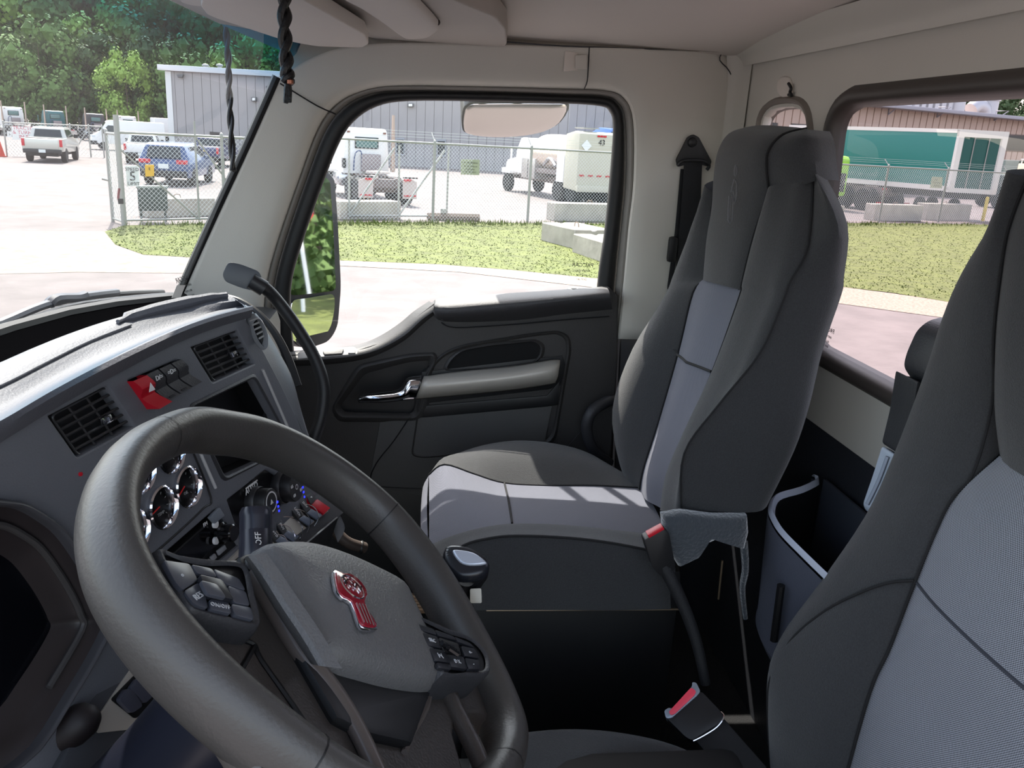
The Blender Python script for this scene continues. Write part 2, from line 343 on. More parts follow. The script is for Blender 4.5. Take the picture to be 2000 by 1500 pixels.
# windshield
XS = [2.0, 1.86, 1.5, 1.0, .5, .04]
bot = [V(p) for p in ((1.92, .47, 2.06), (1.86, .51, 2.067), (1.5, .61, 2.105), (1.0, .66, 2.12), (.5, .61, 2.105), (.04, .5, 2.08))]
top = [V(p) for p in ((1.90, .245, 2.62), (1.86, .255, 2.62), (1.5, .41, 2.64), (1.0, .46, 2.645), (.5, .41, 2.64), (.04, .24, 2.62))]
ws = struct(loft('window_1', [bot, [a.lerp(b, .5) for a, b in zip(bot, top)], [a.lerp(b, .80) for a, b in zip(bot, top)]], WS, None, 3, 3), 'windshield in front of the dashboard')
loft('tint_band', [[a.lerp(b, k) for a, b in zip(bot, top)] for k in (.80, .90, 1.0)], TB, ws, 3, 2)
tube('lower_seal', [p+V((0, -.004, .004)) for p in bot], .012, RUB, ws, 3, 8)
# fine print in the corners of the glass (reads mirrored from inside)
def mark(px, py, pl, par, sz, lines=4):
    o = pl.at(px, py); text('print', 'PACCAR', o, pl.u, pl.v, sz, PRB, par, .0002, mirror=True)
    for k in range(lines): text('print', ['SAFETY GLASS', 'AS-1 M24', 'DOT 287', 'MADE IN USA'][k % 4], o-pl.v*(sz*(1+.75*k)), pl.u, pl.v, sz*.45, PRB, par, .0002, mirror=True)
mark(1617, 643, YP.off(-.006), bpy.data.objects['window_2'], .012)
gp = Pl((1.75, .505, 2.1), (-.2, -.9, .45)); mark(357, 545, gp, ws, .016)
slab('printed_panel', "345,557 362,557 352,582 335,582", gp, .0004, mat('print_haze', (150, 150, 150), .6), ws)
# floor, firewall
floor = struct(box('floor', (.95, -.1, 1.27), (2.0, 1.3, .06), CAR), 'black carpeted cab floor')
wf = struct(box('wall_front', (1, .62, 1.62), (1.9, .04, .82), DARKER), 'firewall under the windshield')
box('cowl', (1.0, .60, 2.02), (1.84, .30, .05), RUB, wf, .01)
# ------------------------------------------------------------------ passenger door
door = shell('door_1', 'dark grey passenger door with padded armrest and grab bar', (1.95, -.15, 1.35))
G0s = "575,692 568,600 572,540 592,470 625,375 660,285 690,238 735,208 800,197 950,198 1100,202 1170,207 1190,218 1197,250 1190,350 1180,450 1170,520 1163,585"
G0 = q(G0s, PX(1.97)); 
loft('window_frame', [G0, [p+V((-.018, 0, 0)) for p in q(G0s, PX(1.965))], [a.lerp(b, .5)+V((-.012, 0, 0)) for a, b in zip(q(G0s, PX(1.96)), S0)], [a+V((.006, 0, 0)) for a in grow(S0, V((1.94, -.2, 2.3)), .004)]], RUB, door, 4, 3)
gl = mesh('door_glass', grow(G0, V((1.97, -.2, 2.2)), .01)+[V((1.97, -.47, 2.0)), V((1.97, .24, 1.98))], [tuple(range(len(G0)+2))], WG, door, False)
mark(1138, 518, PX(1.968), gl, .014, 3)
DP = PX(1.905)
GL = mat('door_plastic', (54, 52, 51), .55, bump=.3, bs=420)
plate('door_panel', q("560,696 640,692 700,686 745,672 790,645 820,618 848,596 862,590 1000,580 1190,566 1204,580 1204,700 1190,900 1150,1200 600,1200 520,1000 520,800 530,700", DP),
      [fillet(q("690,745 705,724 800,700 843,697 843,720 822,735 822,790 815,815 665,812 655,795", DP), .02)], DP, .03, GL, door, .004)
slab('recess_floor', "640,680 860,680 860,830 640,830", PX(1.93), .004, DARKER, door)
loft('recess_rim', [fillet(q("683,735 700,712 800,690 850,688 855,700 842,735 838,795 820,825 660,824 646,800", PX(1.903)), .03), fillet(q("690,741 704,719 800,697 846,694 850,706 832,738 826,792 815,817 664,815 652,797", PX(1.895)), .03), fillet(q("698,749 712,730 798,707 838,704 838,718 818,740 812,788 806,808 674,805 664,793", PX(1.908)), .03)], GL, door, 1, 3, closed=True)
# sloping sill ledge (sunlight put into the pale plate colour) and its lock switches
sl_ = mat('ledge_sunlit', (150, 148, 146), .45)
loft('sill_ledge', [qx("560,716,1.905 640,712,1.905 700,704,1.905 745,690,1.905 790,665,1.905 825,634,1.905 852,612,1.905"), qx("560,705,1.89 640,701,1.89 700,694,1.89 745,680,1.89 790,655,1.89 822,626,1.89 850,606,1.89"), qx("562,694,1.91 640,688,1.91 700,682,1.91 742,668,1.91 785,642,1.91 815,617,1.91 846,594,1.91"), qx("564,686,1.965 640,680,1.965 700,672,1.965 738,658,1.965 778,633,1.965 808,608,1.965 838,588,1.965")], GL, door, 4, 3)
sp = Pl((1.935, .1, 2.005), (-.35, 0, .94))
slab('switch_plate', "582,692 596,682 692,680 700,686 698,694 582,703", sp.off(.004), .004, sl_, door, .002)
slab('lock_switch', "630,688 645,685 672,684 668,693 634,695", sp.off(.008), .004, GL, door, .0015); slab('lock_button', "680,683 694,683 694,692 680,692", sp.off(.008), .004, sl_, door, .0015)
# armrest
loft('armrest', [qx("846,610,1.90 870,628,1.902 1000,626,1.902 1100,614,1.902 1196,604,1.902"), qx("846,606,1.85 868,618,1.848 1000,608,1.845 1100,596,1.845 1193,586,1.85"), qx("848,598,1.842 872,604,1.838 1000,594,1.835 1100,584,1.835 1191,574,1.845"),
     qx("850,592,1.865 875,592,1.86 1000,582,1.86 1100,574,1.86 1189,567,1.865"), qx("856,586,1.93 880,581,1.93 1000,572,1.93 1100,566,1.93 1184,561,1.93"), qx("856,592,1.96 880,589,1.96 1000,579,1.96 1100,573,1.96 1184,568,1.96")], mat('armrest_vinyl', (66, 65, 67), .6, bump=.4, bs=420), door, 4, 3)
tube('stitching', qx("853,598,1.852 880,601,1.836 940,596,1.834 1000,591,1.834 1080,584,1.834"), .0012, mat('thread', (120, 118, 116), .8), door, 5, 6)
lathe('lock_pin', [(0, .004), (.007, .004), (.008, .002), (.015, .002), (.016, 0)], PZ(2.105).at(1120, 567)+V((0, 0, .002)), (0, 0, 1), SIL, door, 20)
prism('end_cap', fillet(q("848,594 862,590 872,612 866,628 846,612", PX(1.885)), .006), V((.05, 0, 0)), GL, door, .003)
# relief lines, pocket, insets
loft('pocket_rim', [fillet(q("822,740 838,715 862,690 900,673 1040,650 1090,645 1112,655 1117,680 1098,790 1085,870 830,898 800,894", DP.off(.001)), .035), fillet(q("826,740 842,716 865,692 902,676 1040,653 1088,648 1108,658 1112,682 1094,790 1081,866 830,893 804,889", DP.off(.008)), .035), fillet(q("831,740 846,718 868,695 905,680 1040,657 1086,652 1104,661 1107,684 1089,790 1076,861 830,888 809,884", DP.off(.002)), .035)], GL, door, 1, 3, closed=True)
pk = fillet(q("872,722 884,700 905,684 940,678 1040,666 1056,676 1052,696 1040,706 960,716", PX(1.903)), .03)
prism('door_pocket', pk, V((-.001, 0, 0)), mat('pocket_black', (9, 9, 10), .9), door)
loft('pocket_lip', [pk, [p+V((-.006, 0, 0)) for p in grow(pk, sum(pk, V())/len(pk), .004)], grow(pk, sum(pk, V())/len(pk), .012)], GL, door, 1, 3, closed=True)
slab('lower_inset', "742,824 810,816 1060,794 1078,792 1060,880 1050,1000 700,948 722,935", DP.off(.002), .004, mat('door_fabric', (80, 79, 78), .8, bump=.4, bs=500), door, .003)
slab('black_band', "826,792 1068,772 1092,744 1090,790 1070,793 826,815", DP.off(.002), .004, DARKER, door, .002)
tube('seam', qx("800,815,1.897 770,860,1.897 735,905,1.897 724,935,1.897 735,950,1.897 830,955,1.897"), .0016, DARKER, door, 4, 6)
tube('seam', qx("1190,618,1.897 1100,625,1.897 1000,634,1.897 890,640,1.897 862,630,1.897"), .0016, DARKER, door, 4, 6)
tube('seam', qx("1180,790,1.897 1085,900,1.897"), .001, DARKER, door, 1, 6)
# grab bar and handle
loft('grab_bar', [qx("828,736,1.885 900,726,1.885 1000,716,1.885 1075,704,1.885 1094,704,1.89"), qx("824,745,1.86 900,737,1.853 1000,727,1.853 1075,714,1.856 1093,712,1.87"), qx("820,757,1.852 900,750,1.843 1000,739,1.843 1075,727,1.846 1091,722,1.865"), qx("815,770,1.86 900,763,1.853 1000,752,1.853 1075,741,1.856 1089,735,1.87"), qx("811,779,1.885 900,771,1.885 1000,761,1.885 1075,750,1.885 1084,747,1.89")], SIL, door, 4, 3, thick=.003)
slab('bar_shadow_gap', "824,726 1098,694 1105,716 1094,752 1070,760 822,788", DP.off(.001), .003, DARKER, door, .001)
hd = loft('door_handle', [qx("823,735,1.875 800,738,1.87 790,745,1.865 778,762,1.86 745,768,1.86 712,771,1.865 702,774,1.875"), qx("822,745,1.855 805,746,1.85 797,755,1.845 782,768,1.845 748,773,1.845 716,775,1.85 700,777,1.865"), qx("817,762,1.848 803,764,1.845 794,770,1.842 780,775,1.842 748,779,1.842 716,780,1.848 699,781,1.862"), qx("812,778,1.86 800,778,1.86 790,779,1.86 776,782,1.86 748,785,1.86 716,785,1.862 702,785,1.875")], CHR, door, 4, 3, thick=.004)
rod('release_lever', PX(1.86).at(722, 784), PX(1.86).at(808, 778), .0035, CHR, hd)
# ribbed step and hose low beside the door
st = thing('sill_step', 'tan ribbed step plate low beside the door behind the steering wheel', 'step', PX(1.7).at(800, 1185))
slab('step_base', "760,1158 835,1158 835,1192 760,1192", PX(1.70), .004, mat('step_tan', (150, 120, 95), .5), st, .001, .01)
for i in range(5): slab('rib', "760,%g 835,%g 835,%g 760,%g" % (1162+i*6.2, 1162+i*6.2, 1165+i*6.2, 1165+i*6.2), PX(1.696), .004, mat('step_rib', (196, 164, 134), .45), st)
hz = tube('hose', qx("648,1018,1.6 658,1040,1.6 680,1060,1.6 712,1070,1.62"), .012, mat('hose_brown', (70, 60, 55), .6), None, 5, 10); tag(hz, 'brown grey hose curving down behind the switch panel', 'hose')
lathe('clamp', [(.014, -.003), (.015, 0), (.014, .003)], PX(1.615).at(706, 1069), V((0, -1, -.1)), DARKER, hz, 14)

# ------------------------------------------------------------------ dashboard
dash = thing('dashboard', 'grey dashboard with vents, round gauges, radio and padded top', 'dashboard', (1.1, .35, 1.7))
DH = V((.9453, -.3261, 0))
FP = Pl((1.0018, .3112, 1.9727), (-.3224, -.9344, .1513), DH)
vent1 = "88,811 210,748 268,834 150,899"; vent2 = "369,676 464,641 501,712 415,751"
bank = "245,741 346,698 383,748 289,803"; cubby = "367,790 497,728 577,874 433,940"
clus = "-190,985 -60,968 0,972 40,978 80,1000 120,1032 160,1088 190,1140 212,1190 216,1226 140,1360 35,1500 -190,1560"
radio = "306,1090 423,988 470,1066 400,1125 340,1165"
def hq(s, pl, r=.006): return fillet(q(s, pl), r)
GC = [(365, 951), (316, 991), (330, 884), (270, 921), (258, 1036)]
gh = [[FP.at(*g)+FP.u*a+FP.v*b for a, b in ell(.0285, .0285, 28)] for g in GC]
hvac = "441,975 520,913 590,956 528,1006 470,1058"
plate('fascia', q("-200,960 0,862 90,806 175,757 262,710 350,666 420,638 474,619 484,634 500,662 518,695 548,752 580,820 606,885 657,1003 590,1050 500,1140 400,1250 260,1400 180,1560 -230,1620", FP),
      [hq(vent1, FP), hq(vent2, FP), hq(bank, FP), hq(cubby, FP, .01), hq(radio, FP), hq(hvac, FP), q(clus, FP)]+gh, FP, .02, FASC, dash, .003)
slab('fascia_back', "-200,1000 100,790 360,690 500,630 590,860 640,1000 470,1150 200,1560 -200,1620", FP.off(-.05), .003, RUB, dash)
def tray(name, s, pl, depth, m, par, r=.006):            # recess walls and floor
    P = hq(s, pl, r); c = sum(P, V())/len(P); lo = [c+(p-c)*.93-pl.n*depth for p in P]
    o = loft(name, [[p-pl.n*.001 for p in P], lo], m, par, 1, 1, closed=True, lin_v=True); prism(name+'_floor', lo, -pl.n*.002, m, o); return o
def lerp4(P, a, b):                                       # P: tl tr br bl
    return P[0].lerp(P[1], a).lerp(P[3].lerp(P[2], a), b)
SLAT = mat('vent_slat', (46, 46, 48), .4)
def vent(s, pl, ni, nj, kn):
    v = tray('vent', s, pl, .022, DARKER, dash)
    P = q(s, pl.off(-.006)); c = sum(P, V())/4; P = [c+(p-c)*.90 for p in P]; rim = [lerp4(P, a, b) for a, b in ((0, 0), (1, 0), (1, 1), (0, 1))]
    tube('vent_frame', fillet(rim, .008), .0016, SLAT, v, 1, 6, closed=True)
    for i in range(1, ni): rod('slat', lerp4(P, .01, i/ni), lerp4(P, .99, i/ni), .0018, SLAT, v, 6)
    for j in nj: rod('divider', lerp4(P, j, .01), lerp4(P, j, .99), .0014, SLAT, v, 6)
    k = lerp4(P, *kn); d = (P[1]-P[0]).normalized(); e = (P[0]-P[3]).normalized()
    box('vent_knob', k+pl.n*.006, (.016, .011, .008), CHR, v, .003, (d, e, pl.n))
vent(vent1, FP, 6, (.3, .62), (.62, .55)); vent(vent2, FP, 6, (.3, .62), (.6, .5))
# switch bank: red hazard rocker and three black rockers, one blank
bk = tray('switch_bank', bank, FP, .012, DARKER, dash)
B = q(bank, FP.off(.0)); 
def rocker(a0, a1, m, lab, lm, par, Pq, pl, h=.010, b0=.06, b1=.94, tip=None):
    c = [(a0, b0), (a1, b0), (a1, b1), (a0, b1)]; Q = [lerp4(Pq, a, b) for a, b in c]; mids = [Q[0].lerp(Q[3], t) for t in (0, .3, .62, 1)], [Q[1].lerp(Q[2], t) for t in (0, .3, .62, 1)]
    hh = (h*.5, h*.75, h*.2, h*1.05)
    r = loft('rocker', [[p-pl.n*.008 for p in mids[0]], [p+pl.n*k for p, k in zip(mids[0], hh)], [p+pl.n*k for p, k in zip(mids[1], hh)], [p-pl.n*.008 for p in mids[1]]], m, par, 3, 1, lin_v=True)
    if lab: r['label'] = lab
    return r
hzr = rocker(.0, .25, RED, 'red hazard rocker', None, bk, B, FP, .018)
def tri(o, u, v, s, m, par): prism('symbol', [o-u*s-v*s*.8, o+u*s-v*s*.8, o+v*s], u.cross(v)*.0006, m, par, 0, smooth=False)
o_ = lerp4(B, .125, .35)+FP.n*.0155; tri(o_, FP.u, FP.v, .006, WHT, hzr)
for a, s_ in ((.28, 'D/='), (.53, '=D=')):
    rk = rocker(a, a+.22, DARK, None, None, bk, B, FP, .012); text('symbol', s_, lerp4(B, a+.11, .25)+FP.n*.0105, FP.u, FP.v, .009, WHT, rk)
    P0 = lerp4(B, a+.11, .9)+FP.n*.010; box('indicator', P0, (.014, .004, .003), SLAT, rk, .001, (FP.u, FP.v, FP.n))
rocker(.78, .98, DARK, None, None, bk, B, FP, .012)
# upper bin
tr = tray('upper_bin', cubby, FP, .09, RUB, dash, .01)
P = q(cubby, FP.off(-.02)); rod('bin_rail', lerp4(P, .25, .75), lerp4(P, .9, .45), .003, DARKER, tr)
P = q("374,796 496,738 568,870 440,932", FP); loft('bin_lip', [fillet(P, .01), [p+FP.n*.002 for p in fillet(grow(P, sum(P, V())/4, .004), .012)], fillet(grow(P, sum(P, V())/4, .009), .012)], DARK, dash, 1, 2, closed=True)
tube('chrome_strip', q("513,722 570,853", FP.off(.002)), .0024, mat('strip_bright', (215, 214, 214), .25, .4), dash, 1, 8); tube('chrome_strip', q("391,884 421,953", FP.off(.002)), .0024, mat('strip_bright', (215, 214, 214), .25, .4), dash, 1, 8)
tube('seam', q("372,870 412,972 398,992 352,1036 300,1082", FP.off(.001)), .0014, RUB, dash, 4, 6)
# gauges
FACE = mat('gauge_face', (14, 14, 16), .4); NED = mat('needle_red', (230, 30, 30), .4); PRT = mat('dial_print', (150, 150, 150), .6)
for i, (gx, gy) in enumerate(GC):
    o = FP.at(gx, gy); g = lathe('gauge', [(.0285, -.02), (.0285, .004), (.0265, .006), (.0235, .001), (.0225, -.006)], o, FP.n, CHR, dash, 40)
    lathe('dial', [(0, -.006), (.0235, -.006)], o, FP.n, FACE, g, 32)
    for k in range(9):
        a = pi*1.25-k*pi*1.5/8; d = FP.u*cos(a)+FP.v*sin(a); rod('tick', o+d*.017-FP.n*.0052, o+d*.020-FP.n*.0052, .0004, PRT, g, 4)
    a = (3.6, 3.35, 3.2, 3.2, 3.2)[i]; d = FP.u*cos(a)+FP.v*sin(a); rod('needle', o-d*.001-FP.n*.004, o+d*.015-FP.n*.004, .0009, NED, g, 6)
    text('dial_text', ('OIL', 'TEMP', 'AIR', 'FUEL', 'VOLTS')[i], o-FP.v*.010+FP.u*.003-FP.n*.0055, FP.u, FP.v, .006, PRT, g)
# climate panel with two big knobs
hp = tray('climate_panel', hvac, FP, .004, mat('gloss_black', (16, 16, 18), .25), dash)
for (kx, ky, r, nums) in ((498, 980, .021, ()), (549, 951, .024, ('60', '65', '72', '80', '85'))):
    o = FP.at(kx, ky); k = lathe('climate_knob', [(r*1.14, -.004), (r*1.14, .008), (r*1.08, .010), (r*1.04, .008), (r, .012), (r, .026), (r*.95, .028), (0, .028)], o, FP.n, DARKER, dash, 36)
    lathe('knob_ring', [(r*1.15, .002), (r*1.15, .008), (r*1.08, .0105)], o, FP.n, SLAT, k, 36)
    if nums:
        for j, s_ in enumerate(nums):
            a = 3.9-j*1.15; text('numeral', s_, o+FP.u*cos(a)*r*.65+FP.v*sin(a)*r*.65+FP.n*.0283, FP.u, FP.v, .0075, WHT, k)
        lathe('knob_dot', [(.003, .0283), (.0045, .0283)], o, FP.n, WHT, k, 16)
    else: lathe('knob_arc', [(r*.66, .0283), (r*.78, .0283)], o, FP.n, WHT, k, 32); tri(o+FP.n*.0284, FP.u, FP.v, .004, WHT, k)
    for j in range(3): box('lamp', o+FP.u*(r*.75)-FP.v*(r*(.35+.35*j))+FP.n*.0286, (.003, .003, .001), BLU, k, 0, (FP.u, FP.v, FP.n))
text('auto_text', 'AUTO', FP.at(491, 954)+FP.n*.0005, FP.u, FP.v, .013, WHT, hp)
box('auto_bar', FP.at(491, 946)+FP.n*.0005, (.034, .002, .001), WHT, hp, 0, (FP.u, FP.v, FP.n))
# radio
rd = slab('radio', radio, FP, -.004, DARKER, dash, .001, .02)
slab('screen', "332,1090 404,1027 426,1062 350,1128", FP.off(-.004), .001, mat('screen_glass', (8, 8, 12), .12), rd)
slab('silver_key', "403,1011 423,991 433,1007 414,1023", FP, .006, mat('key_grey', (120, 126, 134), .35), rd, .002)
lathe('volume_knob', [(.016, 0), (.016, .004), (.013, .006), (.013, .020), (.011, .022), (0, .022)], FP.at(431, 1041), FP.n, mat('knob_gloss', (12, 12, 14), .15), rd, 28)
for c_ in ((418, 1024), (419, 1056)): lathe('round_key', [(.0055, 0), (.0055, .004), (0, .005)], FP.at(*c_), FP.n, WHT, rd, 16)
for s_ in ("421,1076 436,1064 440,1072 425,1085", "408,1088 417,1081 421,1089 412,1097", "396,1099 406,1091 409,1098 399,1107"): slab('key', s_, FP, .003, mat('key_lit', (150, 152, 156), .4), rd, .001)
box('led', FP.at(424, 1048)+FP.n*.003, (.006, .014, .001), BLU, rd, 0, (FP.u, FP.v, FP.n))
text('brand_text', 'FM', FP.at(400, 1024)+FP.n*.001, FP.u, FP.v, .008, WHT, rd)
slab('silver_strip', "470,1064 478,1070 436,1108 428,1104", FP, .004, SIL, dash, .001, .004)
slab('side_key', "446,1100 470,1080 476,1088 452,1108", FP, .005, SLAT, dash, .001)
# lower switch box: rockers under wire guards
BP = Pl(FP.at(600, 985), (-.25, -.70, .67), DH)
sb = slab('switch_box', "520,1008 592,957 660,1006 596,1062 530,1110 440,1120", BP, .0, mat('box_grey', (60, 60, 64), .5, bump=.2, bs=400), dash, .003, .05)
slab('silver_plate', "526,1006 591,962 641,999 560,1060 520,1092 470,1100", BP, .002, SIL, sb, .001)
slab('box_front', "658,1008 598,1058 520,1120 530,1150 612,1090 640,1060", Pl(BP.at(658, 1008), (-.30, -.92, -.2), DH), .004, mat('box_side', (40, 40, 43), .55), sb, .002)
KB = mat('rocker_blue_grey', (96, 104, 120), .35)
RK = [("590,969 601,965 613,979 602,991", "602,991 613,979 639,997 626,1010", None),
      ("575,980 587,978 602,998 592,1006", "592,1006 602,998 624,1011 613,1020", "574,984 601,995 613,1015 613,1028"),
      ("560,997 574,991 586,1011 577,1018", "577,1018 586,1011 608,1022 597,1032", "559,998 581,1004 597,1023 598,1041"),
      ("530,1023 543,1019 555,1040 547,1049", "547,1049 555,1040 578,1052 567,1064", "527,1027 551,1034 566,1053 569,1072"),
      ("520,1044 530,1039 541,1051 532,1060", "532,1060 541,1051 563,1064 552,1076", "529,1048 543,1053 552,1070 553,1082")]
for i, (l_, f_, g_) in enumerate(RK):
    P, Q = q(l_, BP), q(f_, BP); c = [P[0], P[1], P[2], Q[2], Q[3], P[3]]
    rk = prism('rocker', [p+BP.n*.001 for p in c], BP.n*.005, RED if i == 0 else DARKER, sb, .001)
    prism('rocker_label', [p+BP.n*.006 for p in grow(P, sum(P, V())/4, -.0008)], BP.n*.002, DARK, rk, .0006)
    prism('rocker_face', [p+BP.n*.006 for p in grow(Q, sum(Q, V())/4, -.0006)], BP.n*.003, RED if i == 0 else KB, rk, .0008)
    e = (P[2]-P[1]).normalized(); text('symbol', ('P', 'DIFF', 'LOCK', 'FAN', 'PTO')[i], sum(P, V())/4+BP.n*.0084, e, BP.n.cross(e), .0065, WHT, rk)
    if g_: gp4 = q(g_, BP); tube('wire_guard', [gp4[0]+BP.n*.003, gp4[1]+BP.n*.012, gp4[2]+BP.n*.012, gp4[3]+BP.n*.001], .0009, CHR, rk, 5, 6)
tube('wire_guard', [p+BP.n*k for p, k in zip(q("536,1013 562,1018 581,1037 584,1056", BP), (.003, .012, .012, .001))], .0009, CHR, sb, 5, 6)
# padded top
pxs = "-260 -120 0 90 175 262 350 420 490".split()
def rail(ys, xs, pl): return [pl.at(float(a), b) for a, b in zip(xs, ys)]
X0 = [-260, -120, 0, 90, 175, 262, 350, 420, 490]
r0 = rail([1010, 930, 865, 809, 760, 713, 669, 641, 620], X0, FP.off(.008)); r1 = [p+V((0, -.004, .012)) for p in rail([985, 905, 842, 788, 741, 697, 657, 632, 613], X0, FP.off(.014))]
r2 = rail([925, 855, 802, 752, 710, 672, 637, 614, 598], [-260, -120, 0, 90, 175, 262, 350, 420, 484], PZ(2.150)); r3 = rail([868, 806, 757, 710, 669, 637, 610, 596, 587], [-260, -120, 0, 92, 175, 256, 340, 405, 465], PZ(2.160))
r4 = rail([800, 750, 708, 665, 630, 606, 590, 581, 575], [-260, -120, 0, 100, 198, 285, 350, 395, 434], PZ(2.166))
r5 = [p+V((.01, .05, -.03)) for p in r4]; r6 = [V((p.x+.05, .56, 2.095)) for p in r4]
bc_ = cr(bot, 8)
def onbot(x): return min(bc_, key=lambda k: abs(k.x-x))+V((0, -.006, .006))
gpts = [onbot(min(1.86, max(.04, 1.5*p.x-.07))) for p in r4]
loft('top_pad', [r0, r1, r2, r3, r4, r5], PAD, dash, 4, 3)
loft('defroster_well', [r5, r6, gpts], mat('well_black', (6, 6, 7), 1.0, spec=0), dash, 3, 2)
tube('pad_crease', [p+V((0, 0, .002)) for p in r3[:6]], .0016, PAD, dash, 4, 8)
tube('pad_ridge', [PZ(2.168).at(*t) for t in xy("230,628 262,616 330,598 400,583 442,577")], [.003, .009, .010, .008, .006], PAD, dash, 4, 8)
# right-hand end of the dashboard
ra = q("470,617 480,632 499,664 519,698 549,755 582,822 608,888 662,1003", FP.off(-.004)); rb = [D(x, y, d) for x, y, d in ((455, 582, 1.40), (486, 602, 1.44), (515, 640, 1.48), (545, 690, 1.5), (568, 740, 1.5), (588, 850, 1.5), (640, 1003, 1.55), (660, 1060, 1.55))]
loft('dash_end', [ra, [a.lerp(b, .5)+V((.0, -.012, 0)) for a, b in zip(ra, rb)], rb], FASC, dash, 4, 4)
ed = [D(x, y, 1.27) for x, y in ((500, 612), (516, 640), (520, 668), (514, 684), (498, 668), (486, 640), (484, 620))]
ev = loft('side_vent', [ed, [a.lerp(sum(ed, V())/7, .22)+V((-.012, -.008, 0)) for a in ed], [a.lerp(sum(ed, V())/7, .3)+V((.01, .01, 0)) for a in ed]], mat('vent_bezel', (150, 152, 156), .35), dash, 3, 3, closed=True)
eb = [a.lerp(sum(ed, V())/7, .26)+V((-.002, .0, 0)) for a in ed]; prism('vent_back', eb, V((.004, .004, 0)), RUB, ev)
for i in range(5):
    t = i/5+.1; rod('slat', D(486+t*22, 622+t*44, 1.258), D(503+t*14, 616+t*44, 1.258), .0016, mat('slat_light', (150, 150, 150), .4), ev, 6)
loft('end_bulge', [[D(x, y, 1.52) for x, y in ((516, 690), (538, 712), (560, 752), (575, 800), (578, 860), (570, 900))], [D(x, y, 1.46) for x, y in ((508, 694), (526, 722), (546, 765), (562, 812), (572, 870), (575, 915))], [D(x, y, 1.44) for x, y in ((500, 700), (512, 735), (530, 780), (550, 830), (565, 880), (580, 930))]], FASC, dash, 4, 3)
tube('edge_trim', [D(x, y, 1.55) for x, y in ((440, 578), (470, 588), (505, 612), (538, 652), (562, 700), (580, 755))], [.004, .010], DARKER, dash, 5, 8)
box('dash_body', (1.62, .42, 1.78), (.5, .26, .56), DARKER, dash, .03)
box('dash_core', (1.0, .49, 1.74), (1.7, .12, .56), DARKER, dash, .02)
# instrument cluster recess
oc = q("-190,985 -60,968 0,973 40,979 80,1001 120,1033 160,1089 190,1141 211,1190 214,1227 140,1360 35,1500 -190,1560", FP.off(.002)); cc = FP.at(-20, 1260)
def ins(P, k, dz): return [cc+(p-cc)*k+FP.n*dz for p in P]
cl = loft('instrument_cluster', [ins(oc, 1.0, -.012), ins(oc, .985, .006), ins(oc, .955, .008), ins(oc, .94, -.006)], mat('bezel_grey', (66, 66, 70), .35), dash, 4, 3, closed=True)
loft('hood', [ins(oc, .945, -.004), ins(oc, .86, -.012), ins(oc, .80, -.022), ins(oc, .66, -.035)], mat('hood_brown', (40, 35, 36), .4), cl, 4, 3, closed=True)
tube('hood_ridge', [cc+(p-cc)*.82-FP.n*.012 for p in oc[1:11]], .004, mat('ridge_grey', (60, 58, 58), .5), cl, 4, 8)
prism('display', ins(oc, .70, -.034), -FP.n*.004, mat('display_black', (10, 11, 16), .1), cl)
# lower driver panel with the aluminium strip and two keys
lpn = Pl(FP.at(240, 1330), (-.25, -.90, .35), V((.97, -.25, 0)))
ld = slab('knee_panel', "216,1236 330,1240 420,1400 300,1560 60,1560", lpn, .0, mat('knee_grey', (66, 68, 73), .55, bump=.2, bs=400), dash, .003, .02)
al = slab('silver_panel', "262,1292 272,1298 330,1340 300,1420 190,1432 176,1418", lpn, .003, SIL, ld, .001)
slab('key_well', "262,1318 300,1336 330,1366 262,1404 215,1366", lpn.off(.003), .001, RUB, ld, rnd=.004)
for s_ in ("262,1324 288,1336 300,1352 276,1376 246,1346", "240,1345 252,1350 272,1380 250,1395 224,1368"): slab('key', s_, lpn.off(.004), .006, mat('key_slate', (70, 72, 84), .35), ld, .003, rnd=.005)
lathe('shroud_knob', [(0, .022), (.010, .019), (.018, .010), (.022, -.006), (.022, -.04)], lpn.at(150, 1412)+lpn.n*.004, V((.1, -.9, .5)), mat('knob_brown', (24, 16, 18), .6), dash, 24)
lathe('trip_button', [(.0024, 0), (.0024, .002), (0, .003)], FP.at(156, 926), FP.n, RED, dash, 14)
# ------------------------------------------------------------------ steering wheel
WC = V((.6924, .0705, 2.0265)); WN = V((.0151, -.6603, .7509))
WP = Pl(WC, WN, V((1, 0, 0))); sw = thing('steering_wheel', 'black leather steering wheel with thumb switches and a red crest', 'steering wheel', WC)
tr_ = [(340, 853), (280, 880), (232, 935), (211, 1000), (212, 1060), (226, 1120), (262, 1185), (320, 1262), (395, 1340), (478, 1412), (560, 1475), (465, 848), (560, 880), (640, 925), (750, 1012), (830, 1115), (880, 1200), (925, 1285), (965, 1370), (990, 1440)]
ang = sorted((math.atan2((p-WC).dot(WP.v), (p-WC).dot(WP.u)), (p-WC).length) for p in [WP.at(*t) for t in tr_])
def rad(a):
    A = ang+[(ang[0][0]+2*pi, ang[0][1])]; a = (a-ang[0][0]) % (2*pi)+ang[0][0]
    for (a0, r0_), (a1, r1_) in zip(A, A[1:]):
        if a0 <= a <= a1:
            t = (a-a0)/(a1-a0+1e-9); s_ = r0_+(r1_-r0_)*t
            if a1-a0 > .5: k = 1-min(1, min(t, 1-t)*5); return s_*k+.222*(1-k)
            return s_
RA = [rad(i*2*pi/144) for i in range(144)]
for _ in range(10): RA = [(RA[i-1]+2*RA[i]+RA[(i+1) % 144])/4 for i in range(144)]
def rimpt(a): 
    k = a/(2*pi)*144; i = int(math.floor(k)); t = k-i; return RA[i % 144]*(1-t)+RA[(i+1) % 144]*t
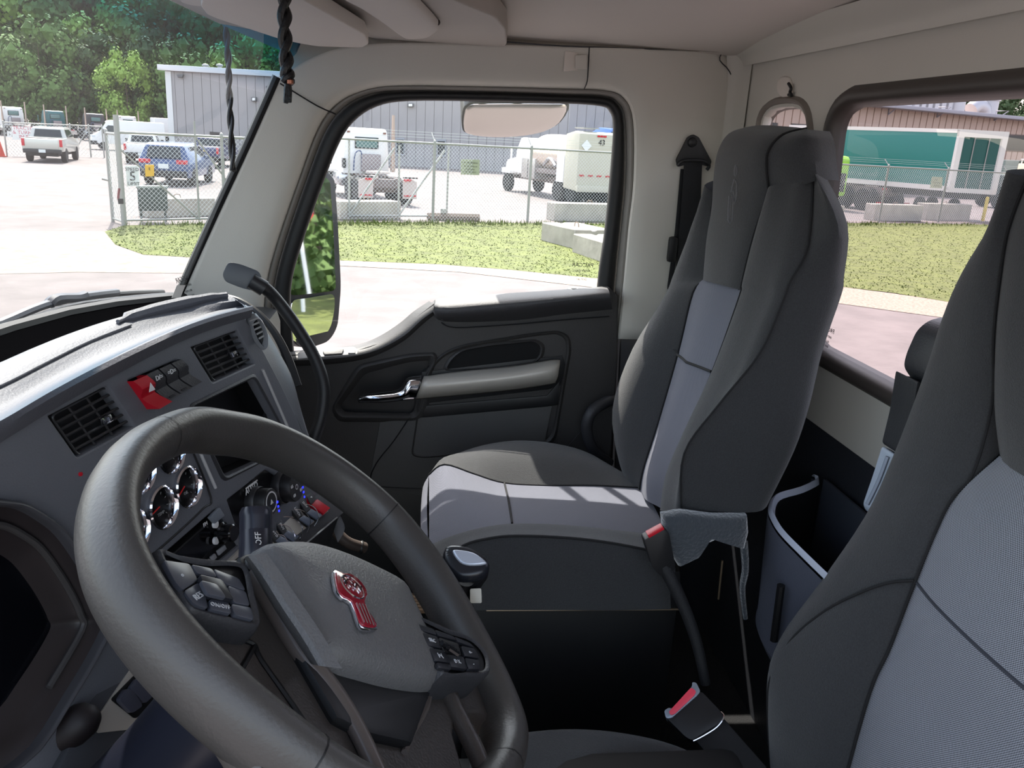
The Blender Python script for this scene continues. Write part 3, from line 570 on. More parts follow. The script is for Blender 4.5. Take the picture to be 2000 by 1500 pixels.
def rim(name, a0, a1, rr, zz, m, n):
    vs = []; fs = []; K = 18; full = abs(a1-a0-2*pi) < 1e-6
    for i in range(n if full else n+1):
        a = a0+(a1-a0)*i/n; d = WP.u*cos(a)+WP.v*sin(a); R0 = rimpt(a)
        for j in range(K):
            th = 2*pi*j/K; vs.append(WC+d*(R0+rr*cos(th))+WN*(zz*sin(th)))
    L = n if full else n+1
    for i in range(n if full else n):
        e = ((i+1) % L)*K; fs += [(i*K+j, i*K+(j+1) % K, e+(j+1) % K, e+j) for j in range(K)]
    return mesh(name, vs, fs, m, sw)
rm = rim('rim', 0, 2*pi, .0195, .0275, LEA, 160)
for px_, py_ in ((300, 858), (745, 1020), (590, 1490), (905, 1440)):
    p = WP.at(px_, py_)-WC; a = math.atan2(p.dot(WP.v), p.dot(WP.u)) % (2*pi); rim('rim_seam', a, a+.006, .0200, .0280, RUB, 1)
# spoke plate, airbag cover, switch pods
def wp(s, d=0): return q(s, WP.off(d))
def smooth(P, n=4): return cr(P, n, True)
plate('spoke_plate', wp("262,1085 300,1096 380,1098 465,1098 530,1085 640,1100 765,1158 800,1200 905,1238 960,1290 985,1340 1000,1400 960,1400 935,1386 900,1386 882,1398 880,1430 900,1500 920,1560 560,1560 470,1420 380,1300 300,1200", -.002), [], WP.off(-.002), .026, mat('spoke_black', (66, 61, 58), .36, bump=.2, bs=350), sw, .004)
prism('column_cover_front', wp("560,1280 640,1330 830,1362 822,1380 800,1440 790,1470 700,1450 640,1420", -.004), WN*.012, DARKER, sw, .006)
ab = smooth(wp("482,1090 530,1082 580,1086 640,1103 705,1130 765,1162 785,1200 803,1240 822,1290 838,1335 836,1352 815,1358 760,1352 700,1338 640,1318 605,1292 575,1245 540,1185 505,1125", .004), 3)
hub = dome('airbag_cover', ab, WP, .030, HUB, sw, ((1, -.5), (1, .25), (.975, .55), (.92, .8), (.80, .95), (.55, 1.05), (.3, 1.08), (0, 1.1)))
loft('cover_facet', [wp("478,1090 500,1130 540,1198 578,1256 606,1296", .006), wp("484,1086 512,1124 552,1188 592,1248 622,1300", .028), wp("520,1080 548,1118 590,1180 630,1240 668,1306", .038)], HUB, hub, 5, 3)
tube('cover_gap', [p-WN*.006 for p in grow(ab, sum(ab, V())/len(ab), .002)], .0035, RUB, sw, 1, 8, closed=True)
tube('spoke_ridge', wp("500,1120 545,1200 590,1275 650,1350 700,1430 760,1560", .004), [.010, .007], mat('ridge_bronze', (92, 84, 80), .28), sw, 5, 10)
tube('spoke_ridge', wp("838,1350 830,1385 805,1430 790,1470", .0), [.004, .003], mat('ridge_bronze', (92, 84, 80), .28), sw, 5, 8)
tube('spoke_ridge', wp("800,1215 845,1290 880,1370 930,1470 960,1560", .0), [.011, .008], mat('spoke_black', (66, 61, 58), .4), sw, 5, 10)
tube('spoke_seam', wp("300,1205 400,1232 490,1256 510,1290 600,1420 680,1560", -.001), .0022, RUB, sw, 4, 6)
tube('spoke_seam', wp("497,1262 470,1310 450,1335", -.001), .0022, RUB, sw, 4, 6)
# red crest with letters
EP = WP.off(.036); crest = smooth(q("645,1122 653,1119 664,1124 678,1125 694,1136 707,1152 712,1168 706,1182 716,1204 732,1230 726,1237 706,1234 695,1224 680,1182 664,1174 652,1160 647,1142", EP), 2)
eb_ = prism('crest', crest, WN*.004, CHR, hub, .001); ec = sum(crest, V())/len(crest)
prism('crest_enamel', [ec+(p-ec)*.93+WN*.003 for p in crest], WN*.002, mat('enamel_red', (150, 6, 36), .15, coat=1), eb_, .0005)
oo = EP.at(681, 1152)+WN*.006; e1 = (EP.at(700, 1160)-EP.at(662, 1142)).normalized(); e2 = WN.cross(e1)
lathe('crest_ring', [(.0125, 0), (.0132, .0008), (.014, 0)], EP.at(681, 1154)+WN*.0052, WN, CHR, eb_, 32)
text('crest_letters', 'KW', oo, e1, e2, .014, CHR, eb_, .0006)
for i in range(4):
    a = EP.at(688+i*6, 1186+i*1)+WN*.0055; b = EP.at(704+i*6, 1224+i*2)+WN*.0055; rod('crest_bar', a, b, .0006, CHR, eb_, 6)
# left pod
BTN = mat('button_slate', (70, 72, 80), .3); BT2 = mat('button_dark', (34, 35, 40), .35)
def lathe_pod(s, d):
    P = smooth(wp(s, d), 3); c = sum(P, V())/len(P); 
    r = loft('switch_pod', [[p-WN*(d+.008) for p in P], P, [p+WN*.008 for p in grow(P, c, -.003)], [p+WN*.006 for p in grow(P, c, -.008)]], DARK, sw, 1, 3, closed=True); prism('pod_floor', [p+WN*.001 for p in grow(P, c, -.004)], WN*.003, RUB, r); return r
pd = lathe_pod("292,1084 330,1094 400,1102 455,1108 474,1120 488,1170 500,1230 480,1238 430,1228 385,1215 352,1200 325,1150", .010)
def btn(s, d, m, par, tx=None, sz=.008, h=.004, name='button'):
    P = wp(s, d); b = prism(name, fillet(P, .003), WN*h, m, par, .0008)
    if tx:
        c = sum(P, V())/len(P); e = (P[1]-P[0]).normalized(); text('button_text', tx, c+WN*(h+.0002), e, WN.cross(e), sz, mat('text_dim', (190, 190, 192), .6), b)
for s_, t_ in (("312,1101 364,1108 380,1140 350,1160 336,1145", 'o'), ("366,1109 408,1117 418,1134 378,1127", None), ("410,1117 460,1136 474,1160 436,1148 420,1136", None),
               ("352,1162 382,1144 394,1170 400,1196 372,1188", 'RES'), ("402,1176 440,1184 446,1206 404,1197", 'ON/OFF'), ("438,1150 474,1162 482,1190 450,1184", None), ("444,1186 484,1193 490,1218 452,1208", None)):
    btn(s_, .016, BTN, pd, t_, .007 if t_ == 'RES' else .005)
btn("379,1132 424,1142 448,1182 398,1170", .018, BT2, pd, None, h=.006, name='rocker_frame'); btn("386,1138 420,1146 438,1174 400,1165", .024, BTN, pd, None, h=.003, name='rocker_key')
# right pod
pr = lathe_pod("797,1213 850,1230 905,1250 930,1268 946,1292 950,1318 938,1330 900,1331 855,1326 830,1280", .024)
for s_, t_ in (("806,1222 842,1234 848,1246 814,1236", None), ("844,1235 880,1247 886,1256 850,1247", None), ("882,1248 912,1260 922,1270 888,1258", None), ("818,1240 848,1248 858,1272 830,1266", 'SRC'), ("896,1266 922,1272 932,1291 902,1286", 'o-'),
               ("832,1270 864,1276 874,1300 844,1296", '|<('), ("866,1283 900,1288 908,1312 876,1308", 'D X'), ("902,1290 930,1294 934,1312 910,1312", '-'), ("846,1299 874,1303 876,1314 852,1310", None)): btn(s_, .030, BT2, pr, t_, .006)
btn("852,1250 890,1262 896,1286 862,1278", .031, RUB, pr, None, name='roller_frame'); 
for k in range(3): rod('roller_rib', WP.off(.040).at(862+k*7, 1256+k*5), WP.off(.040).at(884+k*5, 1266+k*6), .003, mat('roller', (22, 22, 24), .2), pr)
# column behind the wheel, with its stalks
cs = thing('steering_column', 'blue-black steering column shroud under the wheel', 'steering column', WC-WN*.3)
def ringat(d, a, b, n=14): return [WC-WN*d+WP.u*x+WP.v*y for x, y in ell(a, b, n)]
loft('column_shroud', [ringat(.03, .05, .045), ringat(.07, .062, .055), ringat(.14, .066, .056), ringat(.24, .062, .05), ringat(.36, .055, .05)], mat('shroud_blue_black', (26, 28, 38), .3), cs, 3, 3, closed=True)
s1 = tube('lever', [D(493, 1150, .83), D(499, 1090, .83), D(500, 1040, .84)], .0165, mat('lever_slate', (42, 44, 54), .25), cs, 4, 20)
lathe('lever_end', [(.0165, -.002), (.0165, .004), (.014, .009), (0, .011)], D(500, 1008, .845), (D(500, 1000, .845)-D(500, 1040, .84)), mat('lever_slate', (42, 44, 54), .25), s1, 24)
tube('lever_tip', [D(500, 1042, .84), D(500, 1008, .845)], .0165, mat('lever_slate', (42, 44, 54), .25), s1, 1, 20)
rod('lever_arm', D(493, 1150, .83), WC-WN*.10, .011, DARKER, s1)
text('lever_text', 'OFF', D(505, 1052, .8185), V((0, .05, 1)), V((0, 1, 0)), .0085, WHT, s1, .0003)

# ------------------------------------------------------------------ passenger seat
def add(P, x=0, y=0, z=0): return [p+V((x, y, z)) for p in P]
def mid(A, B, t=.5, x=0, y=0, z=0): return [a.lerp(b, t)+V((x, y, z)) for a, b in zip(A, B)]
SEAM = mat('seam_black', (20, 20, 22), .9); FUZ = mat('cover_fleece', (50, 56, 62), 1.0, bump=1, bs=200, sheen=1)
ps = thing('passenger_seat', 'passenger seat with high dark backrest, pale grey centre panel and sunlit cushion', 'seat', (1.42, -.25, 1.33))
hL = qx("1382,545,1.53 1386,470,1.54 1394,410,1.555 1399,345,1.57 1408,298,1.57 1428,264,1.57 1465,251,1.58"); hR = qx("1448,566,1.305 1472,465,1.30 1500,375,1.29 1498,320,1.285 1505,288,1.28 1532,262,1.28 1575,251,1.28")
loft('headrest_pad', [hL, mid(hL, hR, .18, -.006, .022, .002), mid(hL, hR, .5, -.006, .026, .004), mid(hL, hR, .85, -.004, .014, .002), hR], CLO, ps, 4, 3)
sA = qx("1504,388,1.285 1498,320,1.28 1505,288,1.275 1532,262,1.275 1577,251,1.275"); sB = qx("1597,352,1.20 1591,312,1.21 1589,288,1.215 1585,268,1.22 1579,253,1.25")
loft('headrest_side', [sA, mid(sA, sB, .5, -.012, .006, 0), sB, add(sB, .03, -.05, 0)], CLO, ps, 4, 3)
tube('seam', [p+V((-.002, .002, 0)) for p in sA], .0022, SEAM, ps, 4, 6)
c1 = qx("1397,352,1.60 1352,450,1.64 1316,535,1.655 1300,578,1.66 1235,682,1.67 1196,800,1.68 1212,900,1.67 1248,950,1.66"); c2 = qx("1394,375,1.555 1386,465,1.54 1381,540,1.53 1354,572,1.53 1325,690,1.53 1285,830,1.53 1258,915,1.53 1250,958,1.53")
c3 = qx("1503,374,1.285 1473,460,1.30 1450,552,1.305 1445,580,1.305 1393,724,1.30 1337,850,1.30 1307,930,1.31 1300,998,1.32")
c4 = qx("1540,356,1.24 1518,470,1.19 1497,552,1.182 1490,585,1.18 1435,720,1.17 1370,845,1.17 1328,930,1.17 1312,1000,1.18"); c4b = qx("1590,340,1.22 1580,478,1.145 1545,550,1.137 1532,585,1.135 1485,690,1.13 1405,790,1.13 1338,885,1.13 1332,995,1.14")
c5 = qx("1592,340,1.20 1637,440,1.12 1630,545,1.12 1625,580,1.12 1588,690,1.12 1562,800,1.12 1532,890,1.12 1478,1000,1.12")
loft('outboard_bolster', [add(c1, .02, -.10), add(c1, .014, -.03), c1, mid(c1, c2, .45, -.005, .022), mid(c1, c2, .9, 0, .006), c2], CLO, ps, 4, 3)
loft('inboard_bolster', [c3, mid(c3, c4, .5, .004, .014), c4, mid(c4, c4b, .5, -.008, .004), c4b], CLO, ps, 4, 3)
loft('backrest_side', [c4b, mid(c4b, c5, .5, -.004, 0), c5, add(c5, .02, -.025)], CLO, ps, 4, 3)
loft('backrest_rear', [add(c5, .02, -.025), mid(add(c5, .02, -.03), add(c1, -.02, -.10), .5, 0, -.02), add(c1, .02, -.10)], CLO, ps, 4, 3)
pl_, pr_ = c2[2:], c3[2:]
loft('centre_panel', [pl_, mid(pl_, pr_, .2, 0, .004), mid(pl_, pr_, .5, 0, .012), mid(pl_, pr_, .8, 0, .004), pr_], GRY, ps, 5, 3)
PR_ = [pl_, mid(pl_, pr_, .25, 0, .005), mid(pl_, pr_, .5, 0, .012), mid(pl_, pr_, .75, 0, .005), pr_]
tube('panel_seam', [bil(PR_, 2.02, k/8)+V((-.001, .003, .001)) for k in range(9)], .0024, SEAM, ps, 2, 6)
for nm_, P, r_ in (('piping', c4b, .0018), ('piping', c3, .0018), ('piping', c2, .002)): tube(nm_, [p+V((-.002, .002, 0)) for p in P], r_, SEAM, ps, 5, 6)
tube('seam', qx("1325,690,1.525 1300,672,1.57 1270,675,1.61 1240,700,1.65 1215,745,1.665"), .002, SEAM, ps, 4, 6)
tube('seam', qx("1382,545,1.53 1400,556,1.47 1425,566,1.38 1437,569,1.34 1448,562,1.305"), .002, SEAM, ps, 3, 6)
# stitched crest on the headrest
o1 = PX(1.355)
for s_ in ("1437,322 1434,335 1436,345 1440,335 1437,322", "1434,350 1428,375 1432,372 1436,392 1439,360 1434,350", "1430,380 1434,400 1440,375", "1424,382 1422,430 1430,432 1432,385", "1427,385 1425,428"):
    tube('stitched_crest', q(s_, o1), .0012, mat('crest_thread', (104, 104, 106), .8), ps, 2, 5)
# cushion
o_1 = qx("842,945,1.66 866,902,1.68 925,875,1.685 1005,862,1.69 1085,868,1.69 1160,890,1.69 1250,948,1.69"); 
p_1 = qx("838,928,1.57 868,908,1.56 925,926,1.54 985,944,1.54 1070,949,1.54 1160,949,1.54 1255,954,1.54"); p_2 = qx("838,1066,1.28 876,1049,1.28 935,1032,1.28 1000,1023,1.28 1100,1025,1.28 1200,1035,1.28 1305,1047,1.28")
i_1 = qx("850,1080,1.22 895,1056,1.21 950,1041,1.205 1010,1036,1.20 1110,1040,1.20 1200,1050,1.20 1300,1066,1.20"); i_2 = qx("862,1100,1.18 905,1066,1.165 955,1052,1.16 1010,1047,1.16 1110,1051,1.16 1200,1062,1.16 1300,1082,1.16")
loft('cushion_outboard', [add(o_1, .03, 0, -.12), add(o_1, .018, 0, -.02), o_1, mid(o_1, p_1, .5, 0, 0, .014), p_1], CLO, ps, 4, 4)
loft('cushion_panel', [p_1, mid(p_1, p_2, .25, 0, 0, .003), mid(p_1, p_2, .5, 0, 0, .006), mid(p_1, p_2, .75, 0, 0, .004), p_2], GRY, ps, 5, 3)
loft('cushion_inboard', [p_2, mid(p_2, i_1, .5, 0, 0, .005), i_1, i_2], CLO, ps, 4, 3)
sk = qx("868,1190,1.15 900,1192,1.15 960,1192,1.15 1010,1192,1.15 1110,1192,1.15 1200,1192,1.15 1310,1190,1.15")
loft('cushion_skirt', [i_2, mid(i_2, sk, .3, -.012), sk], CLO, ps, 4, 3)
fa = [o_1[0], p_1[0], p_1[0].lerp(p_2[0], .5)+V((0, .004, 0)), p_2[0], i_1[0], i_2[0]]; fb = qx("832,975,1.66 829,975,1.57 826,1015,1.43 829,1085,1.28 838,1110,1.22 850,1130,1.18")
loft('cushion_nose', [fa, mid(fa, fb, .5, 0, .008), fb], GRY, ps, 4, 3); loft('cushion_front', [fb, add(fb, 0, -.03, -.06), add(fb, 0, -.06, -.10)], CLO, ps, 4, 2)
tube('seam', [p+V((0, 0, .001)) for p in p_1], .002, SEAM, ps, 4, 6); tube('seam', [p+V((-.001, 0, .001)) for p in i_2], .0022, SEAM, ps, 4, 6)
CU_ = [p_1, mid(p_1, p_2, .25, 0, 0, .003), mid(p_1, p_2, .5, 0, 0, .006), mid(p_1, p_2, .75, 0, 0, .004), p_2]
tube('seam', [bil(CU_, 3, k/8)+V((0, 0, .0015)) for k in range(9)], .0020, SEAM, ps, 3, 6)
dm = [V((-.002, .012, 0))+p for p in qx("1303,998,1.12 1340,992,1.12 1400,1000,1.12 1468,1000,1.12 1470,1030,1.12 1462,1062,1.12 1448,1046,1.12 1420,1036,1.12 1388,1050,1.12 1368,1082,1.12 1335,1098,1.12 1308,1056,1.12")]
dome('cover_hem', dm, PX(1.12), .02, FUZ, ps, c=sum(dm, V())/12); tube('cover_strap', qx("1452,1058,1.14 1456,1110,1.14 1450,1150,1.15 1456,1208,1.15"), [.007, .004], FUZ, ps, 4, 8)
box('seat_riser', (1.43, -.28, 1.53), (.42, .40, .44), mat('riser_black', (9, 9, 11), .6), ps, .02)
rod('riser_edge', PX(1.19).at(950, 1192), PX(1.19).at(1335, 1190), .0018, mat('edge_brass', (120, 104, 84), .35, .6), ps); rod('riser_edge', PX(1.19).at(1411, 1095), PX(1.19).at(1403, 1170), .0018, mat('edge_brass', (120, 104, 84), .35, .6), ps)
# ------------------------------------------------------------------ driver seat
ds = thing('driver_seat', 'driver seat seen from close by with dark bolster and large woven grey panel', 'seat', (.66, -.3, 1.33))
d1 = qx("2003,330,.90 1968,440,.91 1900,520,.93 1850,612,.94 1805,735,.94 1745,890,.94 1690,1010,.94 1600,1140,.94 1522,1250,.94 1497,1350,.93 1508,1540,.92")
d2 = qx("2012,345,.86 1973,450,.86 1955,560,.82 1945,660,.80 1942,790,.80 1905,925,.80 1857,985,.80 1793,1132,.79 1742,1265,.79 1702,1355,.79 1650,1540,.79")
def mir(P, c=.66): return [V((2*c-p.x, p.y, p.z)) for p in P]
def ylim(P, y=-.718): return [V((p.x, max(p.y, y), p.z)) for p in P]
loft('inboard_bolster', [ylim(add(d1, .0, -.10)), add(d1, .008, -.03), d1, mid(d1, d2, .35, .004, .022), mid(d1, d2, .75, 0, .020), d2], CLO, ds, 4, 4)
loft('outboard_bolster', [mir(d2), mir(mid(d1, d2, .5, .004, .02)), mir(d1), mir(ylim(add(d1, 0, -.1)))], CLO, ds, 4, 3)
g2 = qx("1955,886,.79")+d2[6:]; g2[0] = PX(.79).at(1952, 890)
gm = [V((.66, p.y+.012, p.z)) for p in g2]
loft('centre_panel', [g2, mid(g2, gm, .4, 0, .004), gm, mir(mid(g2, gm, .4, 0, .004)), mir(g2)], GRD, ds, 6, 4)
k2 = d2[:5]+[PX(.80).at(1952, 886)]; km = [V((.66, p.y+.02, p.z)) for p in k2]
loft('headrest_pad', [k2, mid(k2, km, .3, 0, .012), km, mir(mid(k2, km, .3, 0, .012)), mir(k2)], CLO, ds, 4, 3)
loft('panel_corner', [d2[4:7], [k2[5], k2[5].lerp(g2[1], .5), g2[1]]], CLO, ds, 3, 1, lin_v=True)
tube('piping', [p+V((0, .003, 0)) for p in d2], .0016, SEAM, ds, 5, 6)
BR_ = [d1, mid(d1, d2, .35, .004, .022), mid(d1, d2, .75, 0, .020), d2]
sm = [bil(BR_, r_, s_)+V((-.002, .003, 0)) for r_, s_ in ((7, .98), (7.02, .8), (7.15, .62), (7.45, .42), (7.9, .24), (8.4, .12), (9, .06), (9.7, .04))]
tube('seam', sm, .0018, SEAM, ds, 5, 6)
yy = g2[2]; tube('panel_seam', [V((x, yy.y+b, yy.z-.004)) for x, b in ((.79, .001), (.738, .0095), (.66, .013), (.58, .0095), (.53, .001))], .0022, mat('seam_grey', (56, 58, 66), .9), ds, 3, 6)
loft('backrest_rear', [ylim(add(d1, 0, -.10)), mir(ylim(add(d1, 0, -.10)))], CLO, ds, 3, 1, lin_v=True)
e1_ = qx("915,1475,.88 935,1452,.89 1000,1435,.905 1100,1425,.92 1200,1430,.93 1300,1450,.93 1370,1480,.93 1450,1530,.93")
e2_ = [V((.80, p.y+.0, p.z-.008)) for p in e1_]; e3_ = [V((.66, p.y, p.z-.012)) for p in e1_]
loft('cushion', [add(e1_, .01, 0, -.13), add(e1_, .012, 0, -.03), e1_, mid(e1_, e2_, .35, 0, 0, .006), e2_, e3_, mir(e2_), mir(e1_), mir(add(e1_, .01, 0, -.12))], CLO, ds, 4, 4)
box('seat_riser', (.66, -.25, 1.51), (.44, .40, .34), mat('riser_black', (9, 9, 11), .6), ds, .02)
# raised armrest of the driver seat
ar = [PX(1.0).at(*t) for t in xy("1764,716 1770,690 1790,645 1812,626 1850,616 1870,760 1800,770")]
prism('armrest_pad', fillet(ar, .02), V((-.05, 0, 0)), mat('armrest_grey', (52, 52, 55), .5, bump=.3, bs=400), ds, .012, 3)
prism('armrest_sleeve', fillet([PX(.99).at(*t) for t in xy("1750,722 1760,732 1830,745 1800,860 1758,882 1722,866 1738,800")], .006), V((-.05, 0, 0)), mat('sleeve_charcoal', (40, 41, 44), .6, bump=.3, bs=400), ds, .01, 3)
br = prism('armrest_bracket', fillet([PX(.985).at(*t) for t in xy("1723,870 1748,882 1730,940 1692,1000 1685,985 1704,930")], .006), V((-.03, 0, 0)), mat('bracket_pale_grey', (176, 186, 200), .4), ds, .005)
tube('bracket_slot', [PX(.953).at(*t) for t in xy("1734,892 1716,940 1694,985")], .003, mat('bracket_shadow', (140, 150, 166), .5), br, 3, 6)
# ------------------------------------------------------------------ belts and buckles
sbt = thing('seat_belt', 'black seat belt hanging from the triangular anchor on the pillar', 'seat belt', PX(1.885).at(1350, 450))
A_ = PX(1.888); tr2 = fillet(q("1341,268 1352,262 1363,268 1388,315 1384,326 1370,322 1336,322 1322,326 1319,312", A_), .004)
prism('anchor_plate', tr2, V((-.008, 0, 0)), DARKER, sbt, .002); lathe('anchor_bolt', [(.011, 0), (.010, .005), (.004, .008), (0, .008)], PX(1.88).at(1352, 278), V((-1, 0, 0)), DARKER, sbt, 20)
tube('anchor_loop', qx("1323,323,1.878 1335,314,1.876 1372,314,1.876 1385,323,1.878 1380,332,1.88"), .004, DARKER, sbt, 3, 8)
prism('webbing', q("1336,316 1371,316 1367,420 1352,520 1335,620 1306,630 1320,520 1329,420", PX(1.882)), V((-.0025, 0, 0)), BEL, sbt, .0005)
prism('webbing_rear', q("1329,330 1338,330 1326,470 1306,600 1303,560 1318,450", PX(1.888)), V((-.002, 0, 0)), BEL, sbt, .0005)
box('height_knob', PX(1.88).at(1313, 487), (.02, .022, .06), DARKER, sbt, .008)
# passenger buckle on its stalk
bu = thing('belt_buckle', 'black seat belt buckle with red button beside the passenger cushion', 'buckle', PX(1.12).at(1290, 1060), 'seat belt buckles')
prism('buckle_body', fillet(q("1251,1043 1291,1022 1300,1032 1312,1094 1303,1108 1283,1113 1268,1096", PX(1.11)), .004), V((-.02, 0, 0)), DARKER, bu, .003)
prism('button', q("1260,1037 1290,1021 1293,1026 1263,1043", PX(1.10)), V((-.014, 0, 0)), RED, bu, .001)
tube('stalk', qx("1296,1104,1.10 1315,1140,1.09 1340,1195,1.08 1362,1260,1.07 1378,1335,1.06"), [.011, .008], BEL, bu, 4, 10); tube('stalk_collar', qx("1298,1106,1.10 1306,1118,1.10"), .0125, SLAT, bu, 1, 10)
b2 = thing('belt_buckle', 'large black seat belt buckle with pink-red button above the driver cushion', 'buckle', PX(1.0).at(1350, 1400), 'seat belt buckles')
pa = Pl(PX(.98).at(1340, 1385), V((-.55, .3, .75)))
prism('buckle_body', fillet(q("1300,1400 1312,1398 1364,1352 1372,1352 1414,1396 1412,1408 1352,1446 1340,1440", pa), .006), pa.n*-.022, DARKER, b2, .004)
prism('buckle_rim', fillet(q("1297,1388 1306,1382 1312,1384 1352,1340 1352,1332 1360,1333 1368,1350 1362,1358 1312,1402 1301,1403", pa.off(.002)), .003), pa.n*-.02, mat('rim_silver', (150, 160, 172), .3, .5), b2, .002)
prism('button', fillet(q("1306,1390 1350,1342 1360,1350 1356,1358 1318,1394 1310,1397", pa.off(.005)), .004), pa.n*-.012, mat('button_pink_red', (236, 70, 90), .4), b2, .002)
prism('buckle_sleeve', q("1352,1440 1412,1400 1500,1500 1470,1560 1440,1540", pa.off(-.004)), pa.n*-.016, mat('sleeve_black', (22, 22, 25), .7), b2, .004)
tube('thread_loop', q("1408,1390 1414,1400 1400,1420 1372,1438 1354,1447", pa.off(.002)), .0012, CHR, b2, 4, 6)
# ------------------------------------------------------------------ bin on the rear wall
bn = thing('storage_bin', 'open black bin with pale grey rim on the rear wall between the seats', 'bin', (1.05, -.62, 1.7))
RI = PZ(1.905); rimo = q("1640,930 1620,937 1560,954 1518,966 1504,978 1500,998 1506,1016 1522,1042 1560,1082 1640,1160 1700,1215", RI); rimo = [V((p.x, max(p.y, -.712), p.z)) for p in rimo]; rc = V((1.0, -.66, 1.905))
rimi = [rc+(p-rc)*.92 for p in rimo]
SLG = mat('bin_slate', (74, 77, 88), .5, bump=.2, bs=400)
loft('bin_rim', [rimo, add(mid(rimo, rimi), 0, 0, .008), rimi], mat('rim_pale', (172, 178, 192), .45), bn, 3, 3)
low = [rc+(p-rc)*.93-V((0, 0, .20)) for p in rimo]; mo = add(rimo, 0, 0, -.004)
loft('bin_shell', [mo, mid(mo, low, .85, 0, 0, 0), low, [rc+(p-rc)*.7-V((0, 0, .24)) for p in rimo]], SLG, bn, 3, 3)
loft('bin_lining', [rimi, [rc+(p-rc)*.86-V((0, 0, .19)) for p in rimo]], RUB, bn, 3, 1, lin_v=True)
prism('bin_bottom', [rc+(p-rc)*.86-V((0, 0, .19)) for p in rimo]+[V((.8, -.72, 1.715)), V((1.2, -.72, 1.715))], V((0, 0, -.004)), RUB, bn, 0)
pm = [rimo[8].lerp(low[8], .3)+V((-.004, .012, 0)), rimo[8].lerp(low[8], .78)+V((0, .010, 0))]; tube('bin_slot', [p+V((.02, 0, 0)) for p in pm], .006, RUB, bn, 1, 8)
prism('bin_back', [V((1.24, -.715, 1.915)), V((.7, -.715, 1.915)), V((.7, -.715, 1.72)), V((1.24, -.715, 1.72))], V((0, -.006, 0)), mat('bin_back_slate', (56, 60, 70), .6), bn, .002)
# ------------------------------------------------------------------ overhead: visor, console, cords, hook
vs_ = thing('sun_visor', 'greige sun visor folded up at the top of the windshield', 'sun visor', (1.5, .22, 2.6))
prism('visor_panel', fillet(q("392,12 404,28 425,37 545,76 580,84 622,91 708,93 720,86 712,68 585,-4 520,-30 400,-20", PZ(2.60)), .015), V((0, 0, .022)), LINER, vs_, .008, 3)
prism('upper_flap', fillet(q("348,-4 356,6 380,12 440,14 560,24 600,20 585,-20 400,-40", PZ(2.612)), .01), V((0, 0, .015)), LINER, vs_, .005, 3)
tube('visor_roll', [PZ(2.615).at(*t) for t in xy("590,-10 650,28 710,66")], .010, LINER, vs_, 4, 10)
oc_ = thing('overhead_console', 'greige overhead console with rounded lamp pod above the passenger door', 'overhead console', (1.5, .0, 2.64))
prism('console_wing', fillet(q("716,72 740,78 800,84 900,88 986,92 990,86 988,58 968,34 900,6 820,-30 640,-30 640,30", PZ(2.632)), .02), V((0, 0, .035)), mat('console_greige', (176, 168, 160), .7, bump=.1, bs=400), oc_, .008, 3)
lp_ = smooth(q("640,-40 700,0 745,32 782,60 800,68 832,66 850,56 858,44 838,18 800,-20 760,-60", PZ(2.628)), 3)
dome('lamp_pod', lp_, Pl((1.4, .1, 2.628), (0, 0, -1)), .012, LINER, oc_)
tube('pod_seam', [p+V((0, 0, -.001)) for p in lp_[:18]], .0012, DARK, oc_, 1, 6); tube('pod_gap', [PZ(2.626).at(*t) for t in xy("776,-10 800,20 830,36 855,44")], .005, mat('gap_brown', (60, 50, 46), .8), oc_, 4, 8)
def cord(P, rs, hr, turns, m, par):
    P = cr([V(p) for p in P], 10); L = len(P)
    for s_ in range(2):
        pts = []
        for i, p in enumerate(P):
            a = 2*pi*turns*i/L+pi*s_; t = (P[min(i+1, L-1)]-P[max(i-1, 0)]).normalized(); u = t.cross(V((1, 0, 0))).normalized(); v = t.cross(u); pts.append(p+u*cos(a)*hr+v*sin(a)*hr)
        tube('strand', pts, rs, m, par, 1, 8)
BK = mat('cord_black', (16, 15, 17), .45, bump=.5, bs=300)
cd = thing('cord', 'thick twisted black leather cord hanging in front of the pillar', 'cord', D(560, 60, 1.0), 'hanging black cords')
cord([D(x, y, 1.0) for x, y in ((556, -40), (556, 0), (556, 50), (558, 100), (561, 140), (562, 158))], .0052, .0040, 3, BK, cd)
for x in (-5, -1, 3, 6): tube('fringe', [D(562, 154, 1.0), D(562+x*.7, 175, 1.0), D(561+x, 200+(x % 3), 1.0)], [.0036, .0016], BK, cd, 3, 6)
lathe('bead', [(0, -.004), (.004, -.002), (.004, .002), (0, .004)], D(567, 160, .995), (0, 0, 1), mat('bead_copper', (150, 96, 76), .35, .6), cd, 12)
cd2 = thing('cord', 'thin twisted black cord seen against the tinted windshield band and grey building', 'cord', D(448, 180, 1.62), 'hanging black cords')
cord([D(x, y, 1.62) for x, y in ((441, 20), (442, 60), (446, 120), (448, 180), (451, 250), (455, 334))], .0042, .0030, 4, BK, cd2)
hk = thing('coat_hook', 'small dark coat hook in a pale recess on the rear wall', 'hook', YP.at(1538, 170)); ol = smooth([YP.at(*t) for t in xy("1520,180 1521,158 1532,149 1545,153 1549,172 1546,187 1530,190")], 3)
dome('hook_recess', ol, YP, .004, mat('trim_light', (214, 206, 196), .5), hk); tube('hook_arm', [YP.off(.006).at(*t) for t in xy("1540,163 1545,172 1543,180 1546,186 1540,185")], .003, DARKER, hk, 4, 8)
